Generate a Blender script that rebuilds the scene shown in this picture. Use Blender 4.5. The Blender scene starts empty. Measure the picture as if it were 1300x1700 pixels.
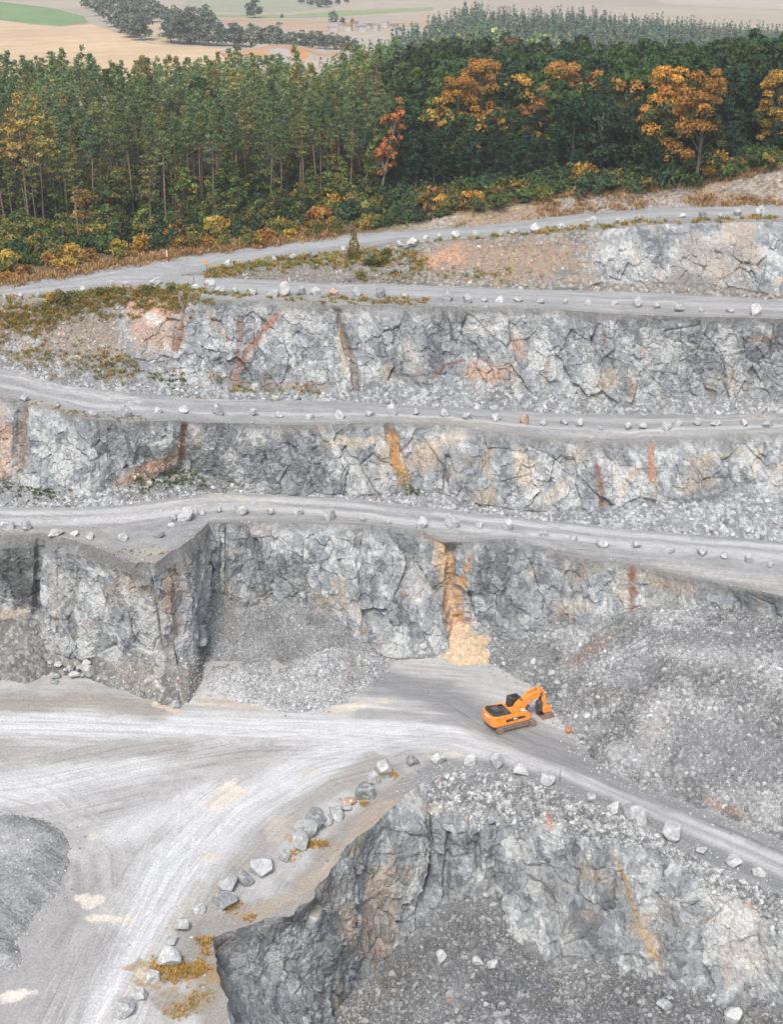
import bpy, bmesh, math, random, time
import numpy as np
from mathutils import Vector, Matrix
from mathutils.geometry import delaunay_2d_cdt
T0 = time.time()
rng = np.random.default_rng(7); random.seed(7)
SC = bpy.context.scene
COL = SC.collection

# ------------------------------------------------------------------ camera
FPX = 2400.0; PITCH = math.atan(1000/FPX); CAMZ = 108.0
CP, SP = math.cos(PITCH), math.sin(PITCH)
cam_d = bpy.data.cameras.new('camera'); cam = bpy.data.objects.new('camera', cam_d); COL.objects.link(cam)
cam.location = (0, 0, CAMZ); cam.rotation_euler = (math.pi/2-PITCH, 0, 0)
cam_d.sensor_fit = 'VERTICAL'; cam_d.sensor_height = 36; cam_d.lens = 36*FPX/1700
cam_d.clip_start = .5; cam_d.clip_end = 20000
SC.camera = cam

def at(px, py, z):
    """world point at height z seen at photo position (px, py); arrays allowed"""
    px = np.asarray(px, float); py = np.asarray(py, float); z = np.asarray(z, float)
    u = (px-650)/FPX; v = (py-850)/FPX
    ry = CP-v*SP; rz = -SP-v*CP
    t = (z-CAMZ)/rz
    return np.stack(np.broadcast_arrays(u*t, ry*t, z+0*t), -1)
def upslope(P, px, py, ang):
    """point seen at (px,py) on the slope of ang degrees rising away from P"""
    P = np.asarray(P, float); px = np.asarray(px, float); py = np.asarray(py, float)
    u = (px-650)/FPX; v = (py-850)/FPX
    ry = CP-v*SP; rz = -SP-v*CP
    T = np.tan(np.radians(ang))
    t = (CAMZ-P[..., 2]+T*P[..., 1])/(T*ry-rz)
    return np.stack([u*t, ry*t, CAMZ+rz*t], -1)
def proj(P):
    d = P[..., 1]*CP-(P[..., 2]-CAMZ)*SP
    dn = -P[..., 1]*SP-(P[..., 2]-CAMZ)*CP
    return 650+FPX*P[..., 0]/d, 850+FPX*dn/d, d

# ------------------------------------------------------------------ noise
def h32(ix, iy, iz, seed):
    h = (ix.astype(np.int64)*374761393+iy.astype(np.int64)*668265263+iz.astype(np.int64)*1440662683+seed*974634777) & 0xFFFFFFFF
    h = ((h ^ (h >> 13))*1274126177) & 0xFFFFFFFF
    h = ((h ^ (h >> 16))*2246822519) & 0xFFFFFFFF
    return h ^ (h >> 15)
def hf(h): return (h & 0xFFFFFF).astype(np.float32)/16777216.
def vnoise(P, seed=0):
    I = np.floor(P); F = (P-I).astype(np.float32); I = I.astype(np.int64)
    F = F*F*F*(F*(F*6-15)+10)
    r = 0
    for dx in (0, 1):
        wx = F[..., 0] if dx else 1-F[..., 0]
        for dy in (0, 1):
            wy = F[..., 1] if dy else 1-F[..., 1]
            for dz in (0, 1):
                wz = F[..., 2] if dz else 1-F[..., 2]
                r = r+wx*wy*wz*hf(h32(I[..., 0]+dx, I[..., 1]+dy, I[..., 2]+dz, seed))
    return r*2-1
def fbm(P, seed=0, oct=4, gain=.5):
    r = 0; a = 1.; s = 0
    for o in range(oct):
        r = r+a*vnoise(P*(2.03**o)+o*17.3, seed+o); s += a; a *= gain
    return r/s
def facet(P, seed=0):
    """cells with tilted flat tops: value, distance to cell border, cell number"""
    I = np.floor(P).astype(np.int64)
    n = P.shape[:-1]
    d1 = np.full(n, 9., np.float32); d2 = np.full(n, 9., np.float32)
    val = np.zeros(n, np.float32); idn = np.zeros(n, np.float32)
    P32 = P.astype(np.float32)
    for dx in (-1, 0, 1):
        for dy in (-1, 0, 1):
            for dz in (-1, 0, 1):
                cx, cy, cz = I[..., 0]+dx, I[..., 1]+dy, I[..., 2]+dz
                h = h32(cx, cy, cz, seed)
                jx = (h & 1023).astype(np.float32)/1023; jy = ((h >> 10) & 1023).astype(np.float32)/1023; jz = ((h >> 20) & 1023).astype(np.float32)/1023
                ex = P32[..., 0]-(cx+jx); ey = P32[..., 1]-(cy+jy); ez = P32[..., 2]-(cz+jz)
                d = ex*ex+ey*ey+ez*ez
                g = (h*2654435761) & 0xFFFFFFFF
                gx = (g & 1023).astype(np.float32)/511.5-1; gy = ((g >> 10) & 1023).astype(np.float32)/511.5-1; gz = ((g >> 20) & 1023).astype(np.float32)/511.5-1
                v = gx*ex+gy*ey+gz*ez+(jx+jy+jz-1.5)*.5
                c = d < d1
                d2 = np.where(c, d1, np.minimum(d2, d))
                val = np.where(c, v, val); idn = np.where(c, hf(g), idn)
                d1 = np.where(c, d, d1)
    return val, np.sqrt(d2)-np.sqrt(d1), idn
def sstep(a, b, x):
    t = np.clip((x-a)/(b-a), 0, 1); return t*t*(3-2*t)
def segdist(X, Y, pts):
    """distance to a polyline in 2D, position along it, signed side"""
    best = np.full(X.shape, 1e9); s = np.zeros(X.shape); sd = np.zeros(X.shape); acc = 0
    for (ax, ay), (bx, by) in zip(pts[:-1], pts[1:]):
        vx, vy = bx-ax, by-ay; L = math.hypot(vx, vy)+1e-9
        t = np.clip(((X-ax)*vx+(Y-ay)*vy)/(L*L), 0, 1)
        qx, qy = X-ax-t*vx, Y-ay-t*vy
        d = np.hypot(qx, qy); c = d < best
        best = np.where(c, d, best); s = np.where(c, acc+t*L, s)
        sd = np.where(c, np.sign(vx*qy-vy*qx)*d, sd); acc += L
    return best, s, sd

# ------------------------------------------------------------------ mesh helpers
def tag(o, label=None, cat=None, group=None, kind=None):
    if label: o['label'] = label
    if cat: o['category'] = cat
    if group: o['group'] = group
    if kind: o['kind'] = kind
    return o
def empty(name, loc, rz=0.):
    o = bpy.data.objects.new(name, None); COL.objects.link(o); o.location = loc; o.rotation_euler = (0, 0, rz)
    o.empty_display_size = .2
    return o
def mesh_np(name, V, F, mat=None, col=None, smooth=True, flow=None):
    """V (n,3); F (m,k) all faces with k corners"""
    me = bpy.data.meshes.new(name); V = np.ascontiguousarray(V, np.float32); F = np.ascontiguousarray(F, np.int32)
    k = F.shape[1]
    me.vertices.add(len(V)); me.vertices.foreach_set('co', V.ravel())
    me.loops.add(F.size); me.loops.foreach_set('vertex_index', F.ravel())
    me.polygons.add(len(F)); me.polygons.foreach_set('loop_start', np.arange(0, F.size, k, dtype=np.int32))
    me.polygons.foreach_set('use_smooth', np.full(len(F), smooth))
    if col is not None:
        a = me.attributes.new('Col', 'FLOAT_COLOR', 'POINT')
        c = np.ones((len(V), 4), np.float32); c[:, :3] = col; a.data.foreach_set('color', c.ravel())
    if flow is not None:
        a = me.attributes.new('Flow', 'FLOAT_VECTOR', 'POINT'); a.data.foreach_set('vector', np.ascontiguousarray(flow, np.float32).ravel())
    me.update(calc_edges=True)
    if mat: me.materials.append(mat)
    return me
def link(name, me, parent=None):
    o = bpy.data.objects.new(name, me); COL.objects.link(o)
    if parent: o.parent = parent
    return o
def grid_faces(nr, nc):
    i = np.arange((nr-1)*(nc-1)); r = i//(nc-1); c = i % (nc-1); a = r*nc+c
    return np.stack([a, a+nc, a+nc+1, a+1], -1)
def grid_normals(G):
    du = np.gradient(G, axis=1); dv = np.gradient(G, axis=0)
    n = np.cross(du, dv); n /= np.linalg.norm(n, axis=-1, keepdims=True)+1e-9
    return n
def tri_fill(poly, spacing, jitter=.3):
    """triangulate the inside of an xy polygon with about even points"""
    poly = np.asarray(poly, float)
    mn, mx = poly.min(0), poly.max(0)
    gx, gy = np.meshgrid(np.arange(mn[0], mx[0], spacing), np.arange(mn[1], mx[1], spacing))
    gx = gx+(np.arange(gx.shape[0]) % 2)[:, None]*spacing*.5
    g = np.stack([gx.ravel(), gy.ravel()], -1)+rng.uniform(-jitter, jitter, (gx.size, 2))*spacing
    inside = np.zeros(len(g), bool); j = len(poly)-1
    for i in range(len(poly)):
        a, b = poly[i], poly[j]
        c = ((a[1] > g[:, 1]) != (b[1] > g[:, 1])) & (g[:, 0] < (b[0]-a[0])*(g[:, 1]-a[1])/(b[1]-a[1]+1e-12)+a[0])
        inside ^= c; j = i
    d, _, _ = segdist(g[:, 0], g[:, 1], [tuple(p) for p in poly]+[tuple(poly[0])])
    g = g[inside & (d > spacing*.4)]
    n = len(poly)
    vs = [Vector(p) for p in poly]+[Vector(p) for p in g]
    out = delaunay_2d_cdt(vs, [], [list(range(n))], 1, 1e-5)
    return np.array([(v.x, v.y) for v in out[0]]), np.array([f for f in out[2]], np.int32)

# ------------------------------------------------------------------ materials
def nt(name):
    m = bpy.data.materials.new(name); m.use_nodes = True; t = m.node_tree; t.nodes.clear()
    return m, t
def N(t, typ, **kw):
    n = t.nodes.new(typ)
    for k, v in kw.items():
        if k.startswith('_'): setattr(n, k[1:], v)
        else: n.inputs[k].default_value = v
    return n
def mat_ground(name, fine=3., contrast=.5, bump=.5, bscale=4., crack=0., rough=.92, dist=.15, warp=0., flow=0., blocks=0.):
    """colour attribute times fine procedural noise, with bump"""
    m, t = nt(name); L = t.links.new
    out = N(t, 'ShaderNodeOutputMaterial'); b = N(t, 'ShaderNodeBsdfPrincipled', Roughness=rough)
    b.inputs['Specular IOR Level'].default_value = .15
    at_ = N(t, 'ShaderNodeAttribute', _attribute_name='Col'); geo = N(t, 'ShaderNodeNewGeometry')
    n1 = N(t, 'ShaderNodeTexNoise', Scale=fine, Detail=6., Roughness=.65); L(geo.outputs['Position'], n1.inputs['Vector'])
    mr = N(t, 'ShaderNodeMapRange'); mr.inputs[1].default_value = .25; mr.inputs[2].default_value = .75
    mr.inputs[3].default_value = 1-contrast; mr.inputs[4].default_value = 1+contrast
    L(n1.outputs['Fac'], mr.inputs[0])
    mx = N(t, 'ShaderNodeMix', _data_type='RGBA', _blend_type='MULTIPLY'); mx.inputs[0].default_value = 1
    L(at_.outputs['Color'], mx.inputs[6]); L(mr.outputs[0], mx.inputs[7]); csrc = mx.outputs[2]
    if flow:
        fa = N(t, 'ShaderNodeAttribute', _attribute_name='Flow')
        for sc_, am in (((.07, .8, 1), flow), ((.1, 3., 1), flow*.8)):
            mp = N(t, 'ShaderNodeVectorMath', _operation='MULTIPLY'); L(fa.outputs['Vector'], mp.inputs[0]); mp.inputs[1].default_value = sc_
            nf = N(t, 'ShaderNodeTexNoise', Scale=1., Detail=5., Roughness=.6); L(mp.outputs[0], nf.inputs['Vector'])
            mf = N(t, 'ShaderNodeMapRange'); mf.inputs[1].default_value = .3; mf.inputs[2].default_value = .7; mf.inputs[3].default_value = -am; mf.inputs[4].default_value = am; L(nf.outputs['Fac'], mf.inputs[0])
            nm = N(t, 'ShaderNodeTexNoise', Scale=.11 if sc_[0] < .2 else .17, Detail=3.); L(geo.outputs['Position'], nm.inputs['Vector'])
            mm = N(t, 'ShaderNodeMapRange'); mm.inputs[1].default_value = .42; mm.inputs[2].default_value = .6; mm.inputs[3].default_value = .1; mm.inputs[4].default_value = 1.25; L(nm.outputs['Fac'], mm.inputs[0])
            ma = N(t, 'ShaderNodeMath', _operation='MULTIPLY_ADD'); L(mf.outputs[0], ma.inputs[0]); L(mm.outputs[0], ma.inputs[1]); ma.inputs[2].default_value = 1.; mf = ma
            m5 = N(t, 'ShaderNodeMix', _data_type='RGBA', _blend_type='MULTIPLY'); m5.inputs[0].default_value = 1; L(csrc, m5.inputs[6]); L(mf.outputs[0], m5.inputs[7]); csrc = m5.outputs[2]
    L(csrc, b.inputs['Base Color'])
    n2 = N(t, 'ShaderNodeTexNoise', Scale=bscale, Detail=8., Roughness=.72, Distortion=warp); L(geo.outputs['Position'], n2.inputs['Vector'])
    hsrc = n2.outputs['Fac']
    if blocks:          # angular broken blocks of two sizes
        nw = N(t, 'ShaderNodeTexNoise', Scale=.9, Detail=4.); L(geo.outputs['Position'], nw.inputs['Vector'])
        va = N(t, 'ShaderNodeVectorMath', _operation='MULTIPLY_ADD'); L(nw.outputs['Color'], va.inputs[0]); va.inputs[1].default_value = (.9, .9, .9); L(geo.outputs['Position'], va.inputs[2])
        for sc_, am in ((.8, .55), (2.1, .35)):
            vo = N(t, 'ShaderNodeTexVoronoi', _feature='F1', Scale=sc_); L(va.outputs[0], vo.inputs['Vector'])
            dp = N(t, 'ShaderNodeVectorMath', _operation='DOT_PRODUCT'); L(vo.outputs['Color'], dp.inputs[0]); dp.inputs[1].default_value = (.6, .3, .1)
            ad = N(t, 'ShaderNodeMath', _operation='MULTIPLY_ADD'); L(dp.outputs['Value'], ad.inputs[0]); ad.inputs[1].default_value = am; L(hsrc, ad.inputs[2]); hsrc = ad.outputs[0]
    if crack:
        vo = N(t, 'ShaderNodeTexVoronoi', _feature='DISTANCE_TO_EDGE', Scale=crack)
        nw = N(t, 'ShaderNodeTexNoise', Scale=crack*1.3, Detail=3.); L(geo.outputs['Position'], nw.inputs['Vector'])
        va = N(t, 'ShaderNodeVectorMath', _operation='MULTIPLY_ADD'); L(nw.outputs['Color'], va.inputs[0])
        va.inputs[1].default_value = (1.1, 1.1, 1.1); L(geo.outputs['Position'], va.inputs[2]); L(va.outputs[0], vo.inputs['Vector'])
        m3 = N(t, 'ShaderNodeMapRange'); m3.inputs[2].default_value = .1; L(vo.outputs['Distance'], m3.inputs[0])
        ad = N(t, 'ShaderNodeMath', _operation='MULTIPLY_ADD'); L(m3.outputs[0], ad.inputs[0]); ad.inputs[1].default_value = .7
        L(n2.outputs['Fac'], ad.inputs[2]); hsrc = ad.outputs[0]
    bp = N(t, 'ShaderNodeBump', Strength=bump, Distance=dist); L(hsrc, bp.inputs['Height']); L(bp.outputs[0], b.inputs['Normal'])
    L(b.outputs[0], out.inputs[0]); return m
def mat_leaf(name, randv=.25):
    m, t = nt(name); L = t.links.new
    out = N(t, 'ShaderNodeOutputMaterial'); at_ = N(t, 'ShaderNodeAttribute', _attribute_name='Col')
    oi = N(t, 'ShaderNodeObjectInfo')
    mr = N(t, 'ShaderNodeMapRange'); mr.inputs[3].default_value = 1-randv; mr.inputs[4].default_value = 1+randv; L(oi.outputs['Random'], mr.inputs[0])
    hs = N(t, 'ShaderNodeHueSaturation'); L(at_.outputs['Color'], hs.inputs['Color']); L(mr.outputs[0], hs.inputs['Value'])
    m2 = N(t, 'ShaderNodeMath', _operation='MULTIPLY'); L(oi.outputs['Random'], m2.inputs[0]); m2.inputs[1].default_value = 7.31
    m3 = N(t, 'ShaderNodeMath', _operation='FRACT'); L(m2.outputs[0], m3.inputs[0])
    m4 = N(t, 'ShaderNodeMapRange'); m4.inputs[3].default_value = .475; m4.inputs[4].default_value = .515; L(m3.outputs[0], m4.inputs[0]); L(m4.outputs[0], hs.inputs['Hue'])
    d = N(t, 'ShaderNodeBsdfPrincipled', Roughness=.65); d.inputs['Specular IOR Level'].default_value = .2
    tr = N(t, 'ShaderNodeBsdfTranslucent'); mx = N(t, 'ShaderNodeMixShader'); mx.inputs[0].default_value = .22
    L(hs.outputs[0], d.inputs['Base Color']); L(hs.outputs[0], tr.inputs['Color'])
    L(d.outputs[0], mx.inputs[1]); L(tr.outputs[0], mx.inputs[2]); L(mx.outputs[0], out.inputs[0]); return m
def mat_plain(name, col, rough=.5, metal=0., vary=.15, scale=6., spec=.4, bump=0.):
    m, t = nt(name); L = t.links.new
    out = N(t, 'ShaderNodeOutputMaterial'); b = N(t, 'ShaderNodeBsdfPrincipled', Roughness=rough, Metallic=metal)
    b.inputs['Specular IOR Level'].default_value = spec
    geo = N(t, 'ShaderNodeTexCoord'); n1 = N(t, 'ShaderNodeTexNoise', Scale=scale, Detail=5.); L(geo.outputs['Object'], n1.inputs['Vector'])
    mr = N(t, 'ShaderNodeMapRange'); mr.inputs[1].default_value = .3; mr.inputs[2].default_value = .7
    mr.inputs[3].default_value = 1-vary; mr.inputs[4].default_value = 1+vary; L(n1.outputs['Fac'], mr.inputs[0])
    mx = N(t, 'ShaderNodeMix', _data_type='RGBA', _blend_type='MULTIPLY'); mx.inputs[0].default_value = 1
    mx.inputs[6].default_value = (*col, 1); L(mr.outputs[0], mx.inputs[7]); L(mx.outputs[2], b.inputs['Base Color'])
    if bump:
        bp = N(t, 'ShaderNodeBump', Strength=bump, Distance=.05); L(n1.outputs['Fac'], bp.inputs['Height']); L(bp.outputs[0], b.inputs['Normal'])
    L(b.outputs[0], out.inputs[0]); return m

M_ROCK = mat_ground('fractured_rock', fine=3.2, contrast=.38, bump=.8, bscale=1.5, dist=.3, warp=.35, blocks=1.)
M_RUB = mat_ground('broken_rubble', fine=5., contrast=.3, bump=.6, bscale=6., dist=.12)
M_ROAD = mat_ground('gravel_road', fine=3.4, contrast=.26, bump=.5, bscale=4., dist=.09, flow=.17)
M_SAND = mat_ground('loose_sand', fine=3., contrast=.25, bump=.5, bscale=3., dist=.1)
M_SOIL = mat_ground('forest_soil', fine=1.5, contrast=.4, bump=.5, bscale=3.)
M_FIELD = mat_ground('farm_field', fine=.05, contrast=.12, bump=.0, bscale=.5)
M_LEAF = mat_leaf('foliage'); M_PINE = mat_leaf('pine_needles', .3)
M_STONE = mat_ground('boulder_stone', fine=3., contrast=.42, bump=.8, bscale=5., dist=.08)

# ------------------------------------------------------------------ heights of the benches along the photo's x
def lut(*p):
    p = sorted(p); xs = np.array([a for a, _ in p], float); ys = np.array([b for _, b in p], float)
    return lambda x: np.interp(x, xs, ys)
def lutn(seed, amp, *p):
    f = lut(*p)
    def g(x):
        x = np.asarray(x, float); q = np.stack([x/37., x*0+seed*3.1, x*0], -1)
        return f(x)+amp*fbm(q, seed, 4, .6)
    return g
Z4 = lut((-150, 20.8), (0, 20.7), (150, 20.8), (300, 20.6), (347, 19.8), (450, 18.8), (600, 18.8), (750, 18.), (900, 17.), (1050, 16.6), (1300, 16.), (1450, 16))
Z3 = lut((-150, 36), (0, 35.5), (150, 34.2), (300, 33), (450, 31), (600, 30.5), (750, 29.8), (900, 28.6), (1050, 28.4), (1300, 28.8), (1450, 29))
Z2 = lut((-150, 45), (0, 45.2), (150, 46), (300, 46.5), (450, 46), (600, 45.7), (750, 45.5), (900, 45), (1050, 45), (1300, 45), (1450, 45))
Z1 = lut((-150, 45.1), (0, 45.3), (150, 46.1), (300, 46.65), (340, 46.7), (450, 47.3), (600, 48.8), (750, 51.3), (900, 53), (1050, 54.5), (1200, 55.7), (1300, 56.3), (1450, 57))
# lines in the photo (x -> y)
E1 = lutn(1, 1.2, (-150, 500), (0, 480), (65, 469), (129, 459), (194, 446), (275, 435), (355, 424), (420, 415), (492, 404), (569, 395), (685, 383), (800, 376), (950, 357), (1100, 345), (1300, 341), (1450, 340))
CD = lutn(2, 1.2, (250, 462), (338, 453), (377, 441), (454, 430), (531, 422), (569, 419), (646, 404), (700, 404), (775, 397), (875, 391), (1000, 381), (1050, 376), (1100, 372), (1300, 367), (1450, 366))
MD = lutn(3, 2, (250, 464), (338, 458), (400, 462), (600, 466), (700, 464), (850, 470), (960, 476), (1000, 466), (1100, 462), (1200, 468), (1250, 478), (1300, 490), (1450, 498))
E2 = lutn(4, .8, (250, 466), (338, 461), (454, 465), (530, 470), (650, 472), (800, 477), (950, 482), (1100, 486), (1200, 491), (1300, 499), (1450, 506))
C2 = lutn(5, 2., (-150, 508), (0, 499), (65, 497), (139, 488), (181, 480), (258, 480), (300, 485), (345, 497), (420, 499), (560, 506), (650, 507), (800, 509), (900, 512), (1000, 520), (1150, 526), (1300, 529), (1450, 534))
MC = lutn(6, 5, (-150, 560), (0, 585), (150, 620), (250, 638), (330, 648), (420, 646), (500, 654), (560, 652), (590, 640), (650, 630), (700, 640), (800, 642), (900, 655), (1000, 666), (1060, 668), (1120, 656), (1200, 660), (1300, 668), (1450, 664))
EC = lutn(7, 1.5, (-150, 588), (0, 611), (100, 638), (200, 650), (330, 662), (450, 664), (560, 665), (650, 671), (750, 676), (900, 685), (1050, 689), (1200, 688), (1300, 685), (1450, 682))
C3 = lutn(8, 3., (-150, 652), (0, 662), (50, 671), (100, 683), (150, 695), (200, 697), (300, 699), (400, 703), (480, 705), (650, 702), (750, 707), (850, 721), (900, 728), (1000, 733), (1050, 734), (1150, 728), (1300, 721), (1450, 712))
MB = lutn(9, 5, (-150, 790), (0, 800), (100, 818), (190, 812), (240, 798), (300, 782), (330, 784), (400, 808), (470, 820), (560, 822), (640, 820), (690, 808), (780, 834), (850, 843), (950, 856), (1000, 848), (1100, 834), (1200, 824), (1300, 812), (1450, 800))
EB = lutn(10, 1.2, (-150, 843), (0, 841), (100, 843), (200, 838), (260, 829), (340, 818), (400, 817), (500, 823), (600, 829), (650, 836), (750, 846), (850, 858), (950, 868), (1050, 879), (1200, 890), (1300, 899), (1450, 915))
C4 = lutn(11, 2.5, (330, 868), (400, 866), (500, 868), (600, 872), (700, 882), (735, 900), (790, 900), (850, 893), (900, 908), (950, 925), (1000, 932), (1050, 936), (1100, 946), (1150, 958), (1200, 970), (1250, 980), (1300, 989), (1450, 1018))
TA = lutn(12, 2, (330, 1050), (450, 1066), (550, 1076), (640, 1088), (700, 1092), (760, 1085), (820, 1082), (900, 1100), (1050, 1125), (1200, 1147), (1300, 1163), (1450, 1190))

ROCKCOL = dict(light=(.475, .484, .484), mid=(.28, .296, .308), dark=(.16, .172, .181), warm=(.43, .34, .265))
def mixc(a, b, w): return a*(1-w[..., None])+np.asarray(b, np.float32)*w[..., None]
def paint(C, px, py, P, stains, seed=0):
    """mineral stains that lie on the rock itself: (polyline, half width, colour, strength[, wobble])"""
    wob = fbm(P/1.6, 90+seed, 4, .6); fine = fbm(P/.5, 95+seed, 3)
    for st in stains:
        pts, w, c, s = st[:4]
        m = (px > min(p[0] for p in pts)-w*2.5) & (px < max(p[0] for p in pts)+w*2.5) & (py > min(p[1] for p in pts)-w*2.5) & (py < max(p[1] for p in pts)+w*2.5)
        if not m.any(): continue
        d, sl_, _ = segdist(px[m], py[m], pts); Lt = max(sum(math.hypot(b[0]-a[0], b[1]-a[1]) for a, b in zip(pts[:-1], pts[1:])), 1.); fr = sl_/Lt+.18*wob[m]
        d = d+w*(.9*sstep(.18, -.05, fr)+.9*sstep(.78, 1.08, fr))*(1 if len(pts) > 2 else .3)
        k = sstep(1.45, .15, d/w+.95*wob[m]+.25*fine[m])*min(1, s*1.05)*np.clip(.85+.6*fine[m], 0.15, 1)
        C[m] = mixc(C[m], np.asarray(c)*(1+.35*fine[m][..., None]), k)
    return C

def rock(P, seed=0, scale=1.):
    W = P+.32*np.stack([fbm(P/2.2, 40+seed, 3), fbm(P/2.2, 50+seed, 3), fbm(P/2.2, 60+seed, 3)], -1)
    lean = W.copy(); lean[..., 0] += .28*W[..., 2]+1.3*fbm(P/19., 44+seed, 2)
    f1, e1, i1 = facet(lean/np.array([4.6, 4.6, 7.5])/scale, 1+seed)
    f2, e2, i2 = facet(lean/np.array([1.7, 1.7, 2.5])/scale, 2+seed)
    f3, e3, i3 = facet(W/np.array([.7, .7, .85])/scale, 3+seed)
    ribs = fbm(P/np.array([3.3, 3.3, 24.]), 4+seed, 3)
    big = fbm(P/np.array([15., 15., 18.]), 5+seed, 3)
    lump = fbm(P/np.array([.9, .9, 1.1]), 6+seed, 4)
    crack = np.exp(-(e1/.045)**2)
    crack2 = np.exp(-(e2/.06)**2)*sstep(-.1, .35, fbm(P/6., 7+seed, 2))
    cm = sstep(-.05, .4, fbm(P/7., 8+seed, 2))
    d = 1.9*big+.85*ribs+.8*f1+.34*f2+.17*f3+.13*lump-.36*crack*cm-.14*crack2
    return d*scale, i1, i2, i3, crack, crack2
def rockcol(P, i1, i2, i3, crack, seed=0, lightness=0.):
    b = fbm(P/np.array([9., 9., 11.]), 20+seed, 4)+.25*(i1-.5)+lightness
    a = fbm(P/np.array([2.6, 2.6, 3.8]), 25+seed, 4, .6)
    t = b*.6+a*.4+.3*(i1-.5)+.6*(i2-.5)+.5*(i3-.5)+.4*fbm(P/.5, 27+seed, 3)
    L, Md, D = (np.asarray(ROCKCOL[k], np.float32) for k in ('light', 'mid', 'dark'))
    C = np.broadcast_to(Md, P.shape).astype(np.float32).copy()
    C = mixc(C, L, sstep(.02, .44, t)); C = mixc(C, D, sstep(-.12, -.55, t))
    w = sstep(.16, .5, fbm(P/np.array([7., 7., 8.]), 31+seed, 4, .6))*.6
    C = mixc(C, ROCKCOL['warm'], w)
    return C

SURF = {}
def face(name, label, xs, rows, segs, stains=(), seed=0, fade_top=1.2, scale=1., lightness=0., amps=None, talus=(1, 2), topband=None, talcol=(.3, .308, .315), extra=None, cols=None, gully=()):
    """rows: list of (ncol,3) point rows from the crest down; segs: subdivisions between rows"""
    nc = rows[0].shape[0]
    parts, vv = [], []
    for k, n in enumerate(segs):
        tt = np.linspace(0, 1, n, endpoint=(k == len(segs)-1))
        for t in tt:
            parts.append(rows[k]*(1-t)+rows[k+1]*t); vv.append(k+t)
    G = np.stack(parts); vv = np.array(vv)
    Nn = grid_normals(G)
    Nn *= np.sign(-Nn[..., 1:2]+Nn[..., 2:3]*.3+1e-6)
    Nn[..., 2] *= .4; Nn /= np.linalg.norm(Nn, axis=-1, keepdims=True)
    px, py, _ = proj(G)
    d, i1, i2, i3, crack, c2 = rock(G, seed, scale)
    # distance under the crest fades the displacement in
    drop = rows[0][None, :, 2]-G[..., 2]
    k = sstep(0, fade_top, drop)*np.clip(.15+.85*sstep(0, 4., drop), 0, 1)
    vt = vv[:, None]+0*px
    rocky = 1-sstep(talus[0]-.12, talus[0]+.15, vt+.22*fbm(G/4., 70+seed, 3))
    if extra is not None: rocky = rocky*extra(px, py)
    f, e, ii = facet(G/.55, 77+seed)
    rub = .16*f+.25*fbm(G/2.2, 78+seed, 3)
    D = rocky*k*d+(1-rocky)*sstep(0, .8, drop)*rub
    for pts, w, dep in gully:
        dd, _, _ = segdist(px, py, pts); D = D-dep*sstep(1.2, .2, dd/w+.3*fbm(G/1.5, 79, 3))*sstep(0, 2., drop)
    P = G+Nn*D[..., None]
    C = rockcol(G, i1, i2, i3, crack, seed, lightness)
    tc = np.asarray(talcol, np.float32)*(.72+.75*ii[..., None]*sstep(.2, .9, ii)[..., None]+.25*fbm(G/3., 80+seed, 3)[..., None])
    C = mixc(C, (0, 0, 0), 1-rocky)+tc*(1-rocky)[..., None]
    if topband:
        h, c, s = topband
        w = sstep(h*1.3, h*.4, drop+h*.8*fbm(G/np.array([2.5, 2.5, 5.]), 83+seed, 4))*s
        C = mixc(C, c, w)
    C = paint(C, px, py, G, stains, seed)
    o = link(name, mesh_np(name, P.reshape(-1, 3), grid_faces(*G.shape[:2]), M_ROCK, np.clip(C, .01, .8).reshape(-1, 3), smooth=False))
    tag(o, label, 'rock face', kind='structure')
    return dict(P=P, px=px, py=py, rocky=rocky, drop=drop, vt=vt, o=o, C=C)

STEP = 1.5
XS = np.arange(-130, 1431, STEP)
def rowz(f, z, xs): return at(xs, f(xs), z(xs))
def skirt(R): return R+np.array([0, -1.2, -1.3])

# rows in the world
rE1 = rowz(E1, Z1, XS); rC2 = rowz(C2, Z2, XS)
rEC = rowz(EC, Z3, XS); rMC = upslope(rEC, XS, np.minimum(MC(XS), EC(XS)-2), 36); rC3 = rowz(C3, Z3, XS)
rEB = rowz(EB, Z4, XS); rMB = upslope(rEB, XS, np.minimum(MB(XS), EB(XS)-2), 34)

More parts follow.
